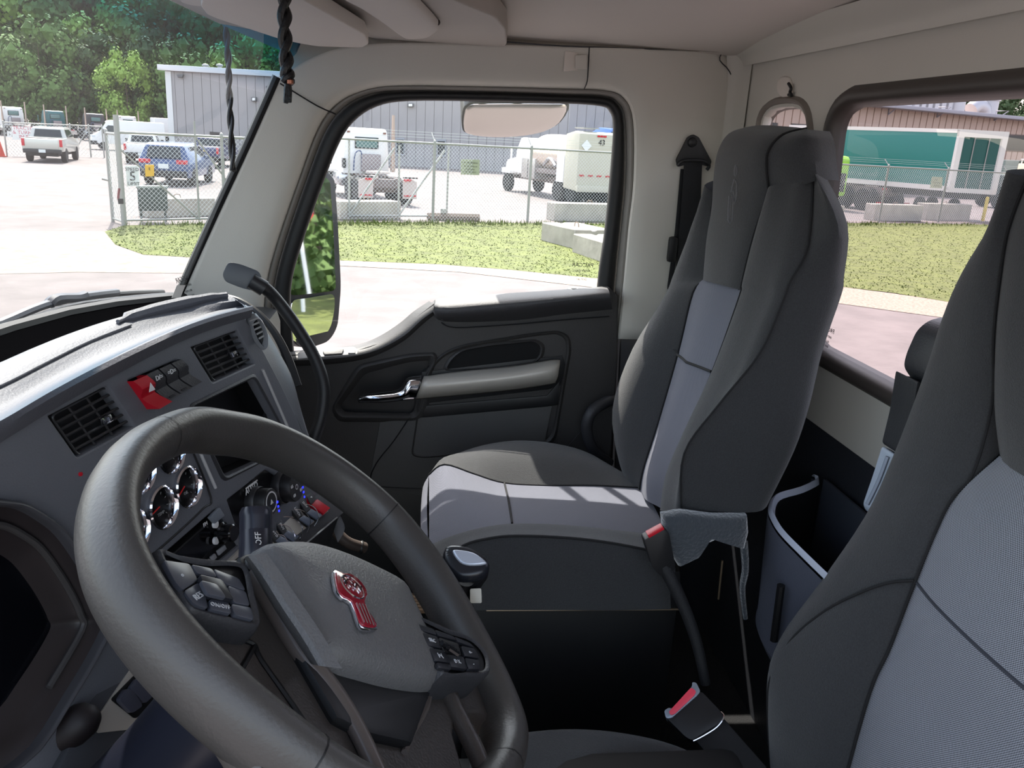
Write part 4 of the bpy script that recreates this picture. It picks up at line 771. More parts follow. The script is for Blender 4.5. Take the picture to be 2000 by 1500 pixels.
# ------------------------------------------------------------------ flexible lamp by the pillar
gn = thing('reading_lamp', 'black map lamp on a bent flexible neck beside the pillar', 'lamp', D(600, 900, 1.5))
tube('neck', [D(x, y, d) for x, y, d in ((500, 555, 1.45), (520, 565, 1.46), (545, 592, 1.48), (580, 640, 1.49), (615, 700, 1.5), (632, 755, 1.5), (628, 810, 1.5), (612, 860, 1.5), (600, 905, 1.5), (592, 960, 1.5))], .0115, RUB, gn, 6, 14)
hp_ = Pl(D(475, 542, 1.44), -ray(475, 542)); prism('lamp_head', fillet(q("434,536 446,511 470,516 506,530 513,546 498,569 470,562 440,550", hp_), .008), hp_.n*-.026, mat('lamp_black', (38, 42, 50), .35), gn, .007, 3)
tube('collar', [D(490, 548, 1.445), D(516, 564, 1.455)], .0145, DARKER, gn, 1, 14); box('foot_bracket', D(594, 985, 1.5), (.05, .03, .08), DARKER, gn, .005)
# gear lever with chrome top
gv = thing('gear_lever', 'chrome topped black gear lever standing before the passenger cushion', 'gear lever', (1.0, -.06, 1.31))
gp_ = Pl(D(905, 1100, 1.02), V((-.45, .1, .9)).normalized())
dome('knob_body', smooth(q("868,1082 880,1074 915,1078 945,1094 956,1110 945,1130 905,1138 880,1128 866,1104", gp_.off(-.012)), 3), gp_, .014, mat('knob_black', (30, 32, 38), .3), gv)
dome('knob_plate', smooth(q("884,1080 892,1076 925,1082 948,1098 946,1103 918,1106 898,1100", gp_.off(.002)), 3), gp_, .004, mat('plate_chrome', (196, 202, 214), .25, .35), gv)
text('plate_text', 'OFF', gp_.at(876, 1086)+gp_.n*.008, (gp_.at(880, 1100)-gp_.at(874, 1082)), gp_.n.cross((gp_.at(880, 1100)-gp_.at(874, 1082)).normalized()), .008, PRB, gv)
dome('knob_under', smooth(q("870,1098 885,1120 915,1132 945,1126 954,1112 935,1140 905,1150 880,1140", gp_.off(-.02)), 3), Pl(gp_.p, -gp_.n), .02, DARKER, gv)
rod('lever_shaft', gp_.at(910, 1118)-gp_.n*.02, V((.99, -.07, 1.33)), .010, DARKER, gv, 12); lathe('lever_boot', [(.05, 0), (.045, .03), (.02, .08), (.011, .12)], (.99, -.07, 1.305), (0, 0, 1), RUB, gv, 20)
bc = Pl(D(931, 1163, 1.0), -ray(931, 1163)); prism('side_button', fillet(q("918,1150 940,1149 941,1178 918,1178", bc), .002), bc.n*-.01, mat('button_ivory', (186, 180, 166), .4), gv, .003, 2)
rod('button_post', bc.at(930, 1165)-bc.n*.008, gp_.at(912, 1118)-gp_.n*.05, .008, DARKER, gv)

# ------------------------------------------------------------------ outside: ground
def hor(x): return 258+.058*(x-810)
def view(px): r = ray(px, hor(px)); return V((r.x, r.y, 0)).normalized()
ASP = mat('asphalt_pale', (106, 98, 96), .9, bump=.5, bs=6, var=.16, vs=1.3)
gnd = mesh('ground', [V((-150, -180, G)), V((260, -180, G)), V((260, 220, G)), V((-150, 220, G))], [(0, 1, 2, 3)], ASP, None, False); struct(gnd, 'pale sunlit asphalt yard and road')
def patch(name, s, m, z, label):
    o = mesh(name, [p+V((0, 0, z)) for p in q(s, GR)], [tuple(range(len(xy(s))))], m, None, False); return struct(o, label)
GP = "205,453 243,441 420,437 640,435 900,435 1200,438 1600,436 1800,437 1975,440 2200,446 2200,612 1850,590 1740,572 1600,556 1400,550 1160,544 1000,528 860,517 660,509 560,507 410,505 280,498 225,478"
GRASS = mat('grass_green', (88, 95, 42), .95, bump=1, bs=14, var=.28, vs=2.2)
patch('verge_lawn', GP, GRASS, .012, 'sunlit green lawn between the fence and the road')
patch('gravel_strip', "600,506 660,508 860,516 1000,527 1160,543 1600,555 1850,588 2200,610 2200,660 1850,622 1600,588 1400,575 1160,562 900,532 640,518", mat('gravel_tan', (138, 126, 112), .95, bump=1, bs=25, var=.35, vs=18), .008, 'tan gravel strip along the edge of the lawn')
patch('dirt_apron', "-200,470 -200,450 120,452 205,452 225,478 280,498 410,505 600,507 640,518 380,534 150,532 -200,540", mat('dirt_tan', (138, 127, 114), .95, bump=1, bs=12, var=.25, vs=5), .005, 'dusty tan apron left of the lawn')
poly = xy(GP)
def inside(x, y):
    c = False
    for (x0, y0), (x1, y1) in zip(poly, poly[1:]+poly[:1]):
        if (y0 > y) != (y1 > y) and x < (x1-x0)*(y-y0)/(y1-y0)+x0: c = not c
    return c
vs = []; fs = []; nb = 0
while nb < 26000:
    x, y = random.uniform(205, 2000), 434+random.random()**1.6*150
    if not inside(x, y): continue
    p = GR.at(x, y); a = random.uniform(0, pi); h = random.uniform(.015, .045)*(4 if y < 442 else 1); d = V((cos(a), sin(a), 0))*.022; t = V((random.uniform(-.09, .09), random.uniform(-.09, .09), h+.01))
    i = len(vs); vs += [p-d, p+d, p+t]; fs.append((i, i+1, i+2)); nb += 1
gb = mesh('grass_blades', vs, fs, mat('blade_green', (90, 102, 42), .8, var=.3, vs=3), None, False); tag(gb, 'short grass growing over the lawn by the fence', 'grass', kind='stuff')
# ------------------------------------------------------------------ chain link fences
GAL = mat('galvanised', (150, 150, 145), .5, .3); WIRE = mat('fence_wire', (206, 208, 204), .5, .3)
def fence(name, label, base, ht, arm=0, tops=True, grp='chain link fences', sp=.13, wr_=.0046, posts=None, rp=.035):
    B_ = [GR.at(*t) for t in xy(base)]; root = thing(name, label, 'fence', B_[0], grp)
    for i, p in enumerate(B_):
        if posts and not posts[i]: continue
        rod('post', p, p+V((0, 0, ht+.05)), rp*1.4, GAL, root, 10); lathe('post_cap', [(rp*1.5, 0), (rp*1.2, .05), (0, .08)], p+V((0, 0, ht+.05)), (0, 0, 1), GAL, root, 10)
        if arm: e = (B_[-1]-B_[0]).normalized().cross(V((0, 0, 1))); e = e if e.dot(EYE-p) < 0 else -e; rod('barb_arm', p+V((0, 0, ht+.05)), p+V((0, 0, ht+.35))+e*arm, .02, GAL, root, 6)
    for a, b in zip(B_, B_[1:]):
        if tops: rod('top_rail', a+V((0, 0, ht)), b+V((0, 0, ht)), rp, GAL, root, 8)
        if arm:
            e = (b-a).normalized().cross(V((0, 0, 1))); e = e if e.dot(EYE-a) < 0 else -e
            for k in (.4, .7, 1): rod('barbed_wire', a+V((0, 0, ht+.05+.3*k))+e*arm*k, b+V((0, 0, ht+.05+.3*k))+e*arm*k, .006, WIRE, root, 4)
        L = (b-a).length; u = (b-a)/L; H = ht-.06; vs = []; fs = []; k = -H
        n_ = u.cross(V((0, 0, 1)))
        while k < L:
            for s_ in (1, -1):
                x0, x1 = max(k, 0), min(k+H, L)
                if x1-x0 < .02: continue
                z0, z1 = x0-k, x1-k
                if s_ < 0: z0, z1 = H-z0, H-z1
                A, C_ = a+u*x0+V((0, 0, .05+z0)), a+u*x1+V((0, 0, .05+z1)); w_ = (u*-s_+V((0, 0, 1))).normalized()*wr_; i = len(vs)
                for P in (A, C_): vs += [P+w_, P-w_*.5+n_*wr_, P-w_*.5-n_*wr_]
                fs += [(i, i+1, i+4, i+3), (i+1, i+2, i+5, i+4), (i+2, i, i+3, i+5)]
            k += sp
        f = mesh('chain_link', vs, fs, WIRE, root, False); f['kind'] = 'stuff'
    return root
fa_ = fence('chain_link_fence', 'chain link fence panel with speed limit sign left of the windshield pillar', "243,441 440,436 560,435", 2.5, posts=(1, 1, 1))
P0, P1 = GR.at(243, 441), GR.at(440, 436)
rod('bottom_rail', P0+V((0, 0, .15)), P1+V((0, 0, .15)), .03, GAL, fa_); rod('brace', P0+V((0, 0, 2.1)), P0.lerp(P1, .72)+V((0, 0, .15)), .025, GAL, fa_); rod('brace', P0.lerp(P1, .74)+V((0, 0, 2.45)), P0.lerp(P1, 1.12)+V((0, 0, .9)), .025, GAL, fa_); rod('mid_post', P0.lerp(P1, .73)+V((0, 0, .1)), P0.lerp(P1, .73)+V((0, 0, 2.9)), .03, GAL, fa_)
rod('gate_post', P0, P0+V((0, 0, 2.95)), .075, GAL, fa_, 14)
gl_ = fence('chain_link_gate', 'narrow open chain link gate leaf hinged on the thick gate post', "221,433 241,440", 2.45, sp=.14); rod('latch', GR.at(221, 433)+V((0, 0, 1.15)), GR.at(206, 433)+V((0, 0, 1.2)), .03, GAL, gl_); rod('bottom_rail', GR.at(221, 433)+V((0, 0, .1)), GR.at(241, 440)+V((0, 0, .1)), .03, GAL, gl_)
tube('chain', [D(233, 368, 22), D(231, 385, 22), D(234, 398, 22)], .03, mat('chain_rust', (110, 50, 50), .6), gl_, 3, 6); box('padlock', D(236, 393, 21.9), (.07, .12, .14), DARKER, gl_)
fb_ = fence('chain_link_fence', 'chain link fence with braced gate and angled post arms in front of the tractor', "560,435 652,431 845,434 1030,433 1215,437", 2.62, .3, posts=(1, 0, 1, 1, 1))
Q0, Q1, Q2 = GR.at(682, 430), GR.at(778, 430), GR.at(872, 430)
for a, b in (((Q0, .1), (Q0, 2.6)), ((Q1, .1), (Q1, 2.5)), ((Q2, .1), (Q2, 2.55)), ((Q0, .15), (Q2, .15)), ((Q0, .15), (Q1.lerp(Q0, .1), 2.4)), ((Q1, .15), (Q2.lerp(Q1, .08), 2.4))): rod('gate_tube', a[0]+V((0, 0, a[1])), b[0]+V((0, 0, b[1])), .035, GAL, fb_)
box('gate_latch', D(866, 412, 29), (.1, .2, .15), GAL, fb_)
fc_ = fence('chain_link_fence', 'chain link fence topped with barbed wire seen through the rear window', "1480,434 1600,434 1716,434 1832,434 1946,436 2080,438", 2.62, .3, sp=.15, wr_=.008)
fd_ = fence('chain_link_gate', 'far sliding chain link gate behind the silver pickup', "14,306 142,306 178,307 204,308", 2.1, sp=.25, wr_=.008)
for x0_, x1_ in ((142, 178),): rod('brace', GR.at(x0_, 306)+V((0, 0, .1)), GR.at(x1_, 307)+V((0, 0, 2.0)), .04, GAL, fd_)
fe_ = fence('far_fence', 'far boundary fence behind the parked semi trucks', "-60,262 120,262 240,265 330,268", 2.9, .3, sp=.6, wr_=.01)
# ------------------------------------------------------------------ signs and blocks
def vplane(px, py, back=0): p = GR.at(px, py); return Pl(p-view(px)*back, -view(px))
CON = mat('concrete_grey', (158, 152, 142), .9, bump=.6, bs=5, var=.15, vs=2)
def block(label, l, r, top, th=.7, grp='concrete barriers', m=CON, hook=False, name='concrete_barrier', cat='barrier'):
    (x0, y0), (x1, y1) = l, r; a, b = GR.at(x0, y0), GR.at(x1, y1); u = (b-a).normalized(); n_ = u.cross(V((0, 0, 1))); n_ = n_ if n_.dot(a-EYE) > 0 else -n_
    h = (-G+EYE.z)*(y0-top)/(y0-hor(x0)); root = thing(name, label, cat, a.lerp(b, .5), grp)
    L_ = (b-a).length; M_ = Matrix(((u.x, n_.x, 0), (u.y, n_.y, 0), (0, 0, 1)))
    P = [(0, 0), (th, 0), (th, h), (th*.58, h), (th*.54, h-.04), (th*.46, h-.04), (th*.42, h), (0, h)]
    prism('block_body', [a+n_*t+V((0, 0, z)) for t, z in P], b-a, m, root, .02, 1)
    tube('lifting_loop', [a+u*(L_/2-.12)+n_*th*.5+V((0, 0, h-.05)), a+u*(L_/2-.08)+n_*th*.5+V((0, 0, h+.09)), a+u*(L_/2+.08)+n_*th*.5+V((0, 0, h+.09)), a+u*(L_/2+.12)+n_*th*.5+V((0, 0, h-.05))], .015, mat('loop_steel', (120, 100, 84), .6), root, 3, 6)
    return root
block('grey concrete barrier behind the dark utility cabinet', (291, 426), (422, 422), 388)
block('grey concrete barrier behind the fence below the white tractor', (665, 430), (783, 428), 393)
block('long concrete barrier behind the fence below the tanker truck', (1082, 432), (1230, 434), 396)
block('pale concrete block on the lawn, left of the pair', (1056, 470), (1120, 487), 433, 1.3, 'concrete blocks on the lawn')
block('cracked concrete block at the road edge of the lawn, right of the pair', (1117, 493), (1195, 520), 455, 1.3, 'concrete blocks on the lawn')
block('concrete barrier left of the fence posts, beside the seat edge, in the rear window', (1590, 430), (1646, 431), 400)
block('tan concrete barrier under the green trailer behind the first fence post', (1706, 431), (1799, 433), 398)
block('tan concrete barrier left of the yellow bollards', (1808, 430), (1893, 431), 397)
for x, y, t, r_, c_, lb in ((1919, 432, 385, .09, (228, 200, 80), 'yellow bollard left of the fence post'), (1956, 434, 384, .09, (228, 200, 80), 'yellow bollard touching the red one'), (1968, 436, 387, .14, (200, 40, 60), 'red bollard beside the yellow one')):
    p = GR.at(x, y); h = 2.95*(y-t)/(y-hor(x)); bo = thing('bollard', lb, 'bollard', p, 'bollards'); rod('bollard_post', p, p+V((0, 0, h)), r_, mat('boll%d' % c_[1], c_, .5), bo, 16); lathe('bollard_cap', [(r_, 0), (r_*.8, r_*.5), (0, r_*.7)], p+V((0, 0, h)), (0, 0, 1), mat('boll%d' % c_[1], c_, .5), bo, 16)
def sign(name, label, quad, pl, m, lines, cat='sign', th=.02, tm=None):
    P = q(quad, pl); root = prism(name, P, -pl.n*th, m); tag(root, label, cat); w_ = (P[1]-P[0]).length
    for (x, y, s_, sz) in lines: text('lettering', s_, pl.off(.012).at(x, y), pl.u, pl.v, sz, tm or PRB, root, .002)
    return root
vp1 = vplane(258, 439, .12); WS_ = mat('sign_white', (222, 224, 222), .5)
sign('speed_sign', 'white SPEED 5 LIMIT sign on the chain link fence', "245,324 271,323 273,363 248,364", vp1, WS_, ((258, 331, 'SPEED', .13), (259, 345, '5', .36), (261, 359, 'LIMIT', .13)))
ys = sign('notice_box', 'small yellow notice box on the fence brace', "283,322 301,322 301,344 284,345", vp1, mat('notice_yellow', (214, 168, 50), .5), ((292, 330, 'E', .1),), th=.08)
sign('parking_sign', 'wide white TRACTOR PARKING sign on the far sliding gate', "23,247 121,249 121,273 24,273", vplane(70, 306, .1), WS_, ((72, 252, 'TRACTOR PARKING', .30), (66, 260, '& TURNAROUND', .30), (56, 268, 'IN REAR', .30)), tm=mat('print_red', (190, 60, 90), .6))
sign('speed_sign', 'small white 5 sign left of the wide parking sign', "14,256 23,257 23,268 14,268", vplane(70, 306, .12), WS_, ((18.5, 262, '5', .22),))
OLV = mat('sign_olive', (146, 152, 124), .7); OT = mat('print_olive', (74, 76, 60), .7)
sign('warning_sign', 'grey green notice board on the fence left of the tanker truck', "900,311 937,312 936,342 900,341", vplane(918, 433, .1), OLV, ((918, 318, 'NO TRESPASSING', .07), (918, 325, 'VIOLATORS WILL BE', .055), (918, 331, 'PROSECUTED', .055), (918, 336, 'PRIVATE PROPERTY', .05)), tm=OT)
sign('warning_sign', 'grey green notice board on the rear window fence below the teal trailer', "1820,345 1841,346 1840,368 1816,367", vplane(1830, 433, .1), OLV, ((1829, 351, 'NO', .09), (1829, 357, 'TRESPASSING', .06), (1829, 363, 'KEEP OUT', .06)), tm=OT)
cb_ = thing('utility_cabinet', 'dark green utility cabinet on legs behind the fence under the speed sign', 'cabinet', GR.at(298, 438)); vc = vplane(298, 436, -.5); CG = mat('cabinet_green', (40, 56, 54), .5)
slab('cabinet_body', "268,364 326,364 328,410 271,410", vc, .3, CG, cb_, .01); slab('cabinet_top', "266,362 328,362 328,366 266,366", vc.off(.02), .32, mat('cab_top', (120, 130, 128), .4), cb_)
for s_ in ("273,410 278,410 279,436 275,436", "320,410 325,410 326,437 322,437"): slab('cabinet_leg', s_, vc, .08, CG, cb_)
cn = thing('traffic_cone', 'red orange traffic cone at the far left edge', 'cone', GR.at(2, 306)); lathe('cone_body', [(.34, 0), (.34, .06), (.24, .06), (.05, .95), (0, .97)], GR.at(2, 306), (0, 0, 1), mat('cone_red', (190, 60, 40), .6), cn, 20)
lg = tube('timber', [GR.at(835, 430)+V((0, 0, .12)), GR.at(935, 432)+V((0, 0, .12))], .14, mat('timber_brown', (110, 96, 84), .9), None, 1, 6); tag(lg, 'weathered timber lying on the ground behind the fence', 'timber')
# ------------------------------------------------------------------ buildings
def building(name, label, a, b, ht, m, trim_m, pw, backd, pm=None):
    root = thing(name, label, 'building', a.lerp(b, .5)); u = (b-a).normalized(); n_ = u.cross(V((0, 0, 1))); n_ = n_ if n_.dot(EYE-a) > 0 else -n_; L = (b-a).length
    prism('wall', [a, b, b+V((0, 0, ht)), a+V((0, 0, ht))], -n_*backd, m, root)
    N_ = int(L/pw); pr_ = None
    for i in range(N_):
        if pr_ is None:
            pr_ = box('siding_panel', (0, 0, 0), (pw*.90, .07, ht), m, root, .02, (u, n_, V((0, 0, 1))), 1); pr_.location = a+u*pw*.5+n_*.03+V((0, 0, ht/2))-root.location; base_ = pr_.location.copy()
        else: c = pr_.copy(); C.objects.link(c); c.location = base_+u*pw*i
    return root, u, n_
ba, bb = GR.at(333, 298), GR.at(1290, 353.5)
WB = mat('siding_grey', (152, 148, 149), .55, .1, var=.06, vs=.4)
b1, u1, n1 = building('metal_warehouse', 'long pale grey metal warehouse behind the chain link fence', ba, bb, 7.0, WB, None, .78, 25)
prism('roof_trim', [ba+V((0, 0, 6.85))-u1*.5, bb+V((0, 0, 6.85)), bb+V((0, 0, 7.3)), ba+V((0, 0, 7.3))-u1*.5], n1*.5, mat('trim_white', (205, 205, 205), .5), b1, .03)
prism('corner_trim', [ba+n1*.09+V((0, 0, 0)), ba+n1*.09+u1*.5, ba+n1*.09+u1*.5+V((0, 0, 6.8)), ba+n1*.09+V((0, 0, 6.8))], n1*.05, mat('trim_white', (205, 205, 205), .5), b1)
w1 = Pl(ba+n1*.12, n1)
for s_ in ("773,269 790,269 790,304 773,304", "853,272 871,272 871,306 853,306"):
    d_ = slab('door', s_, w1, .04, mat('frame_grey', (150, 152, 158), .5), b1); P = q(s_, w1.off(.05)); c = sum(P, V())/4; prism('pane', [c+(p-c)*.78 for p in P], n1*.02, mat('pane_dark', (50, 54, 60), .15), d_)
slab('wall_vent', "410,257 432,259 432,266 410,264", w1, .05, mat('vent_dark', (70, 66, 66), .7), b1)
for s_ in ("493,190 502,190 502,198 493,198", "797,202 808,202 808,209 797,209"): l_ = slab('wall_light', s_, w1, .3, mat('frame_dark', (90, 90, 92), .5), b1, .02); slab('lens', [p+n1*.3 for p in grow(q(s_, w1), sum(q(s_, w1), V())/4, -.1)], w1, .02, mat('lens_white', (225, 225, 225), .3), l_)
slab('wall_light', "347,146 360,146 358,152 350,152", w1, .3, mat('frame_dark', (90, 90, 92), .5), b1, .02); slab('camera_box', "521,168 526,168 526,172 521,172", w1, .2, mat('frame_dark', (90, 90, 92), .5), b1)
for x in (368, 397): lathe('roof_vent', [(.18, 0), (.18, .5), (.3, .52), (.3, .65), (0, .75)], w1.at(x, 134)-n1*4, (0, 0, 1), GAL, b1, 14)
tl_ = thing('floodlight', 'pole mounted floodlight behind the warehouse roof', 'floodlight', w1.at(543, 148)-n1*18-V((0, 0, 7))); rod('pole', w1.at(543, 230)-n1*18, w1.at(543, 128)-n1*18, .1, GAL, tl_); box('lamp_box', w1.at(539, 126)-n1*18, (.6, .5, .5), WS_, tl_, .05)
# a tan warehouse in the rear window
def atz(px, d, z): r = ray(px, hor(px)); p = EYE+V((r.x, r.y, 0))*d; return V((p.x, p.y, z))
e0, e1 = atz(1640, 73.5, G), atz(2000, 83.7, G); ue = (e1-e0).normalized(); e0 -= ue*13; e1 += ue*8
TAN = mat('siding_tan', (186, 164, 150), .6, var=.06, vs=.4)
b2_, u2, n2 = building('tan_warehouse', 'long tan metal warehouse with overhanging roof in the rear window', e0, e1, 7.4, TAN, None, .85, 20)
prism('roof_eave', [e0+V((0, 0, 7.35)), e1+V((0, 0, 7.35)), e1+V((0, 0, 7.65)), e0+V((0, 0, 7.65))], n2*1.6, mat('eave_grey', (150, 150, 158), .5), b2_, .03)
w2 = Pl(e0+n2*.1, n2)
for s_ in ("1644,246 1670,247 1670,252 1644,251", "1964,262 2010,264 2010,297 1962,295", "1492,238 1519,240 1519,249 1492,248", "1545,241 1577,243 1577,254 1545,252"):
    d_ = slab('window', s_, w2, .05, mat('frame_brown', (96, 84, 80), .6), b2_); P = q(s_, w2.off(.06)); c = sum(P, V())/4; prism('pane', [c+(p-c)*.86 for p in P], n2*.02, mat('pane_dark', (50, 54, 60), .15), d_)
for x in (1735, 1830, 1942, 1536): p = w2.at(x, hor(x)-88); tube('eave_brace', [p, p+n2*1.3+V((0, 0, .9)), p+V((0, 0, .9)), p], .06, mat('eave_grey', (150, 150, 158), .5), b2_, 1, 6)
for (x, y, r_, h) in ((1790, 208, .9, 1.9), (1918, 218, 1.0, 2.6), (1985, 221, .9, 2.0)): ex = lathe('exhaust_stack', [(r_*.85, -.4), (r_*.85, h*.6), (r_, h*.6), (r_, h), (0, h)], w2.at(x, y)-n2*3, (0, 0, 1), mat('duct_grey', (178, 182, 188), .45, .3), b2_, 18)
for i in range(6): x = 1832+i*13; box('duct_section', w2.at(x, 210+i*1.2)-n2*3+V((0, 0, .5)), (.62, 1.2, 1.4), mat('duct_grey', (178, 182, 188), .45, .3), b2_, .06, (u2, n2, V((0, 0, 1))))
tube('duct_elbow', [w2.at(1950, 214)-n2*3, w2.at(1962, 206)-n2*3, w2.at(1974, 212)-n2*3, w2.at(1976, 222)-n2*3], .7, mat('duct_grey', (178, 182, 188), .45, .3), b2_, 4, 14); tube('duct_elbow', [w2.at(1796, 213)-n2*3, w2.at(1812, 207)-n2*3, w2.at(1824, 214)-n2*3], .6, mat('duct_grey', (178, 182, 188), .45, .3), b2_, 4, 14)
# ------------------------------------------------------------------ vehicles (built at the origin, forward = +y, then placed)
TIR = mat('tyre_black', (34, 33, 33), .85, bump=.5, bs=30); ALU = mat('wheel_alu', (190, 190, 195), .25, .9); BLKP = mat('car_black', (24, 25, 28), .5)
CGL = mat('car_glass', (34, 42, 44), .08); TL = mat('tail_red', (190, 20, 40), .3); PLT = mat('plate_white', (215, 218, 215), .5)
wheel_cache = {}
def wheel(par, x, y, r, wd_, m=ALU, name='wheel'):
    key = (r, wd_, m.name, x > 0)
    if key not in wheel_cache:
        s_ = 1 if x > 0 else -1
        t = lathe('tyre', [(r*.60, -wd_/2), (r*.93, -wd_/2), (r, -wd_*.36), (r, wd_*.36), (r*.93, wd_/2), (r*.60, wd_/2)], (0, 0, 0), (s_, 0, 0), TIR, None, 24)
        h = lathe('hub', [(r*.60, wd_*.45), (r*.56, wd_*.3), (r*.42, wd_*.05), (r*.25, wd_*.10), (r*.22, wd_*.4), (0, wd_*.42)], (0, 0, 0), (s_, 0, 0), m, None, 20)
        wheel_cache[key] = (t.data, h.data); bpy.data.objects.remove(t); bpy.data.objects.remove(h)
    t, h = [bpy.data.objects.new(n_, d) for n_, d in zip((name, 'hub'), wheel_cache[key])]; C.objects.link(t); C.objects.link(h); t.parent = par; t.location = (x, y, r); h.parent = t
def body(name, prof, w_, m, par, zb=9, inset=0, bev=.05, cx=0):
    zt = max(z for y, z in prof); hf = lambda z: w_/2-(inset*(z-zb)/(zt-zb) if z > zb else 0)
    N_ = len(prof); vs = [V((cx-hf(z), y, z)) for y, z in prof]+[V((cx+hf(z), y, z)) for y, z in prof]
    bm = bmesh.new(); bv = [bm.verts.new(v) for v in vs]; bm.faces.new(bv[:N_]); bm.faces.new(list(reversed(bv[N_:])))
    for i in range(N_): j = (i+1) % N_; bm.faces.new((bv[i], bv[i+N_], bv[j+N_], bv[j]))
    bmesh.ops.recalc_face_normals(bm, faces=bm.faces); bmesh.ops.bevel(bm, geom=list(bm.edges), offset=bev, segments=2, profile=.6, affect='EDGES', clamp_overlap=True)
    return frombm(name, bm, m, par)
def sglass(par, P, w_, zb, zt, inset, name='side_window'):
    for s_ in (-1, 1):
        hf = lambda z: w_/2-inset*(z-zb)/(zt-zb); prism(name, [V((s_*(hf(z)-.02), y, z)) for y, z in P], V((s_*.035, 0, 0)), CGL, par)
def place(root, px, py, turn, s_=1):
    f = view(px); root.location = GR.at(px, py); root.scale = (s_,)*3; root.rotation_euler = (0, 0, math.atan2(f.y, f.x)-R(turn)-pi/2)
def suv(label, m, px, py, turn, s_=1):
    r = thing('parked_suv', label, 'car')
    body('car_body', [(.05, .35), (0, .62), (.0, .95), (.12, 1.08), (.35, 1.60), (.6, 1.70), (2.4, 1.72), (3.1, 1.5), (3.75, 1.10), (4.65, .98), (4.88, .75), (4.9, .36)], 1.9, m, r, 1.08, .24, .06)
    sglass(r, [(.75, 1.12), (.85, 1.55), (2.6, 1.58), (3.4, 1.14)], 1.9, 1.08, 1.72, .24); slab('rear_window', [V((-.68, .10, 1.12)), V((.68, .10, 1.12)), V((.60, .33, 1.55)), V((-.60, .33, 1.55))], Pl((0, 0, 0), (0, -1, .4)), .03, CGL, r)
    for x in (-.72, .72): box('tail_light', (x, .02, .98), (.44, .14, .16), TL, r, .03)
    box('rear_bumper', (0, .0, .50), (1.8, .16, .26), BLKP, r, .05); box('number_plate', (0, -.03, .80), (.4, .03, .18), PLT, r); box('mirror', (1.02, 3.1, 1.12), (.2, .12, .16), m, r, .03); box('mirror', (-1.02, 3.1, 1.12), (.2, .12, .16), m, r, .03)
    tube('window_trim', [V((.93, .8, 1.14)), V((.80, .95, 1.56)), V((.80, 2.6, 1.58)), V((.93, 3.3, 1.16)), V((.94, .8, 1.13))], .015, CHR, r, 1, 5)
    for y in (.95, 3.85):
        for x in (-.86, .86): wheel(r, x, y, .37, .24)
    place(r, px, py, turn, s_); return r
def pickup(label, m, px, py, turn, s_=1, badge=None):
    r = thing('pickup_truck', label, 'pickup')
    body('bed', [(0, .62), (0, 1.30), (1.85, 1.32), (1.9, .62)], 2.0, m, r, bev=.04); box('bed_floor', (0, .95, 1.30), (1.7, 1.6, .06), BLKP, r)
    body('cab', [(1.92, .55), (1.92, 1.30), (2.05, 1.82), (2.3, 1.90), (3.7, 1.90), (4.5, 1.36), (5.7, 1.22), (5.85, .9), (5.82, .5)], 1.98, m, r, 1.32, .22, .05)
    slab('rear_window', [V((-.72, 1.92, 1.36)), V((.72, 1.92, 1.36)), V((.64, 2.05, 1.76)), V((-.64, 2.05, 1.76))], Pl((0, 0, 0), (0, -1, .2)), .04, CGL, r)
    sglass(r, [(2.15, 1.38), (2.3, 1.78), (3.65, 1.78), (4.3, 1.38)], 1.98, 1.32, 1.9, .22)
    for x in (-.93, .93): box('tail_light', (x, .02, 1.08), (.15, .12, .40), TL, r, .03)
    box('tailgate', (0, -.01, 1.0), (1.6, .05, .52), m, r, .02); box('rear_bumper', (0, -.08, .62), (1.9, .2, .22), BLKP, r, .04); box('number_plate', (0, -.19, .64), (.34, .03, .17), PLT, r)
    if badge: box('badge', (0, -.05, 1.06), (.26, .02, .09), mat('badge_'+badge[0], badge[1], .4), r)
    for s2 in (-1, 1): box('mirror', (s2*1.12, 4.0, 1.42), (.22, .12, .22), BLKP, r, .03)
    for y in (1.15, 4.8):
        for x in (-.88, .88): wheel(r, x, y, .41, .27)
    body('underframe', [(.1, .35), (.1, .6), (5.5, .6), (5.5, .35)], 1.5, BLKP, r)
    place(r, px, py, turn, s_); return r
def van(label, m, px, py, turn, s_=1):
    r = thing('cargo_van', label, 'van')
    body('van_body', [(0, .5), (0, 2.35), (.1, 2.48), (4.2, 2.5), (4.55, 2.4), (5.15, 1.55), (5.8, 1.12), (5.95, .55)], 2.0, m, r, 1.3, .12, .06); box('lower_trim', (0, 5.7, .6), (2.04, .6, .34), BLKP, r, .08)
    sglass(r, [(4.0, 1.40), (4.0, 2.05), (4.5, 2.05), (5.05, 1.42)], 2.0, 1.3, 2.5, .12); slab('windscreen', [V((-.85, 5.18, 1.55)), V((.85, 5.18, 1.55)), V((.78, 4.65, 2.3)), V((-.78, 4.65, 2.3))], Pl((0, 0, 0), (0, 1, .7)), .02, CGL, r)
    for s2 in (-1, 1): box('head_light', (s2*.85, 5.68, 1.12), (.3, .3, .2), mat('head_clear', (200, 205, 210), .1), r, .04); box('mirror', (s2*1.12, 4.85, 1.55), (.2, .15, .35), BLKP, r, .03); box('door_seam', (s2*1.0, 3.9, 1.3), (.02, .02, 1.5), BLKP, r)
    for y in (.95, 4.95):
        for x in (-.88, .88): wheel(r, x, y, .36, .24, mat('steel_white', (200, 200, 200), .4))
    place(r, px, py, turn, s_)
WTR = mat('truck_white', (226, 224, 222), .4, coat=.3); FRM = mat('frame_grey_brown', (120, 108, 104), .7); FLP = mat('mud_flap', (190, 176, 168), .6)
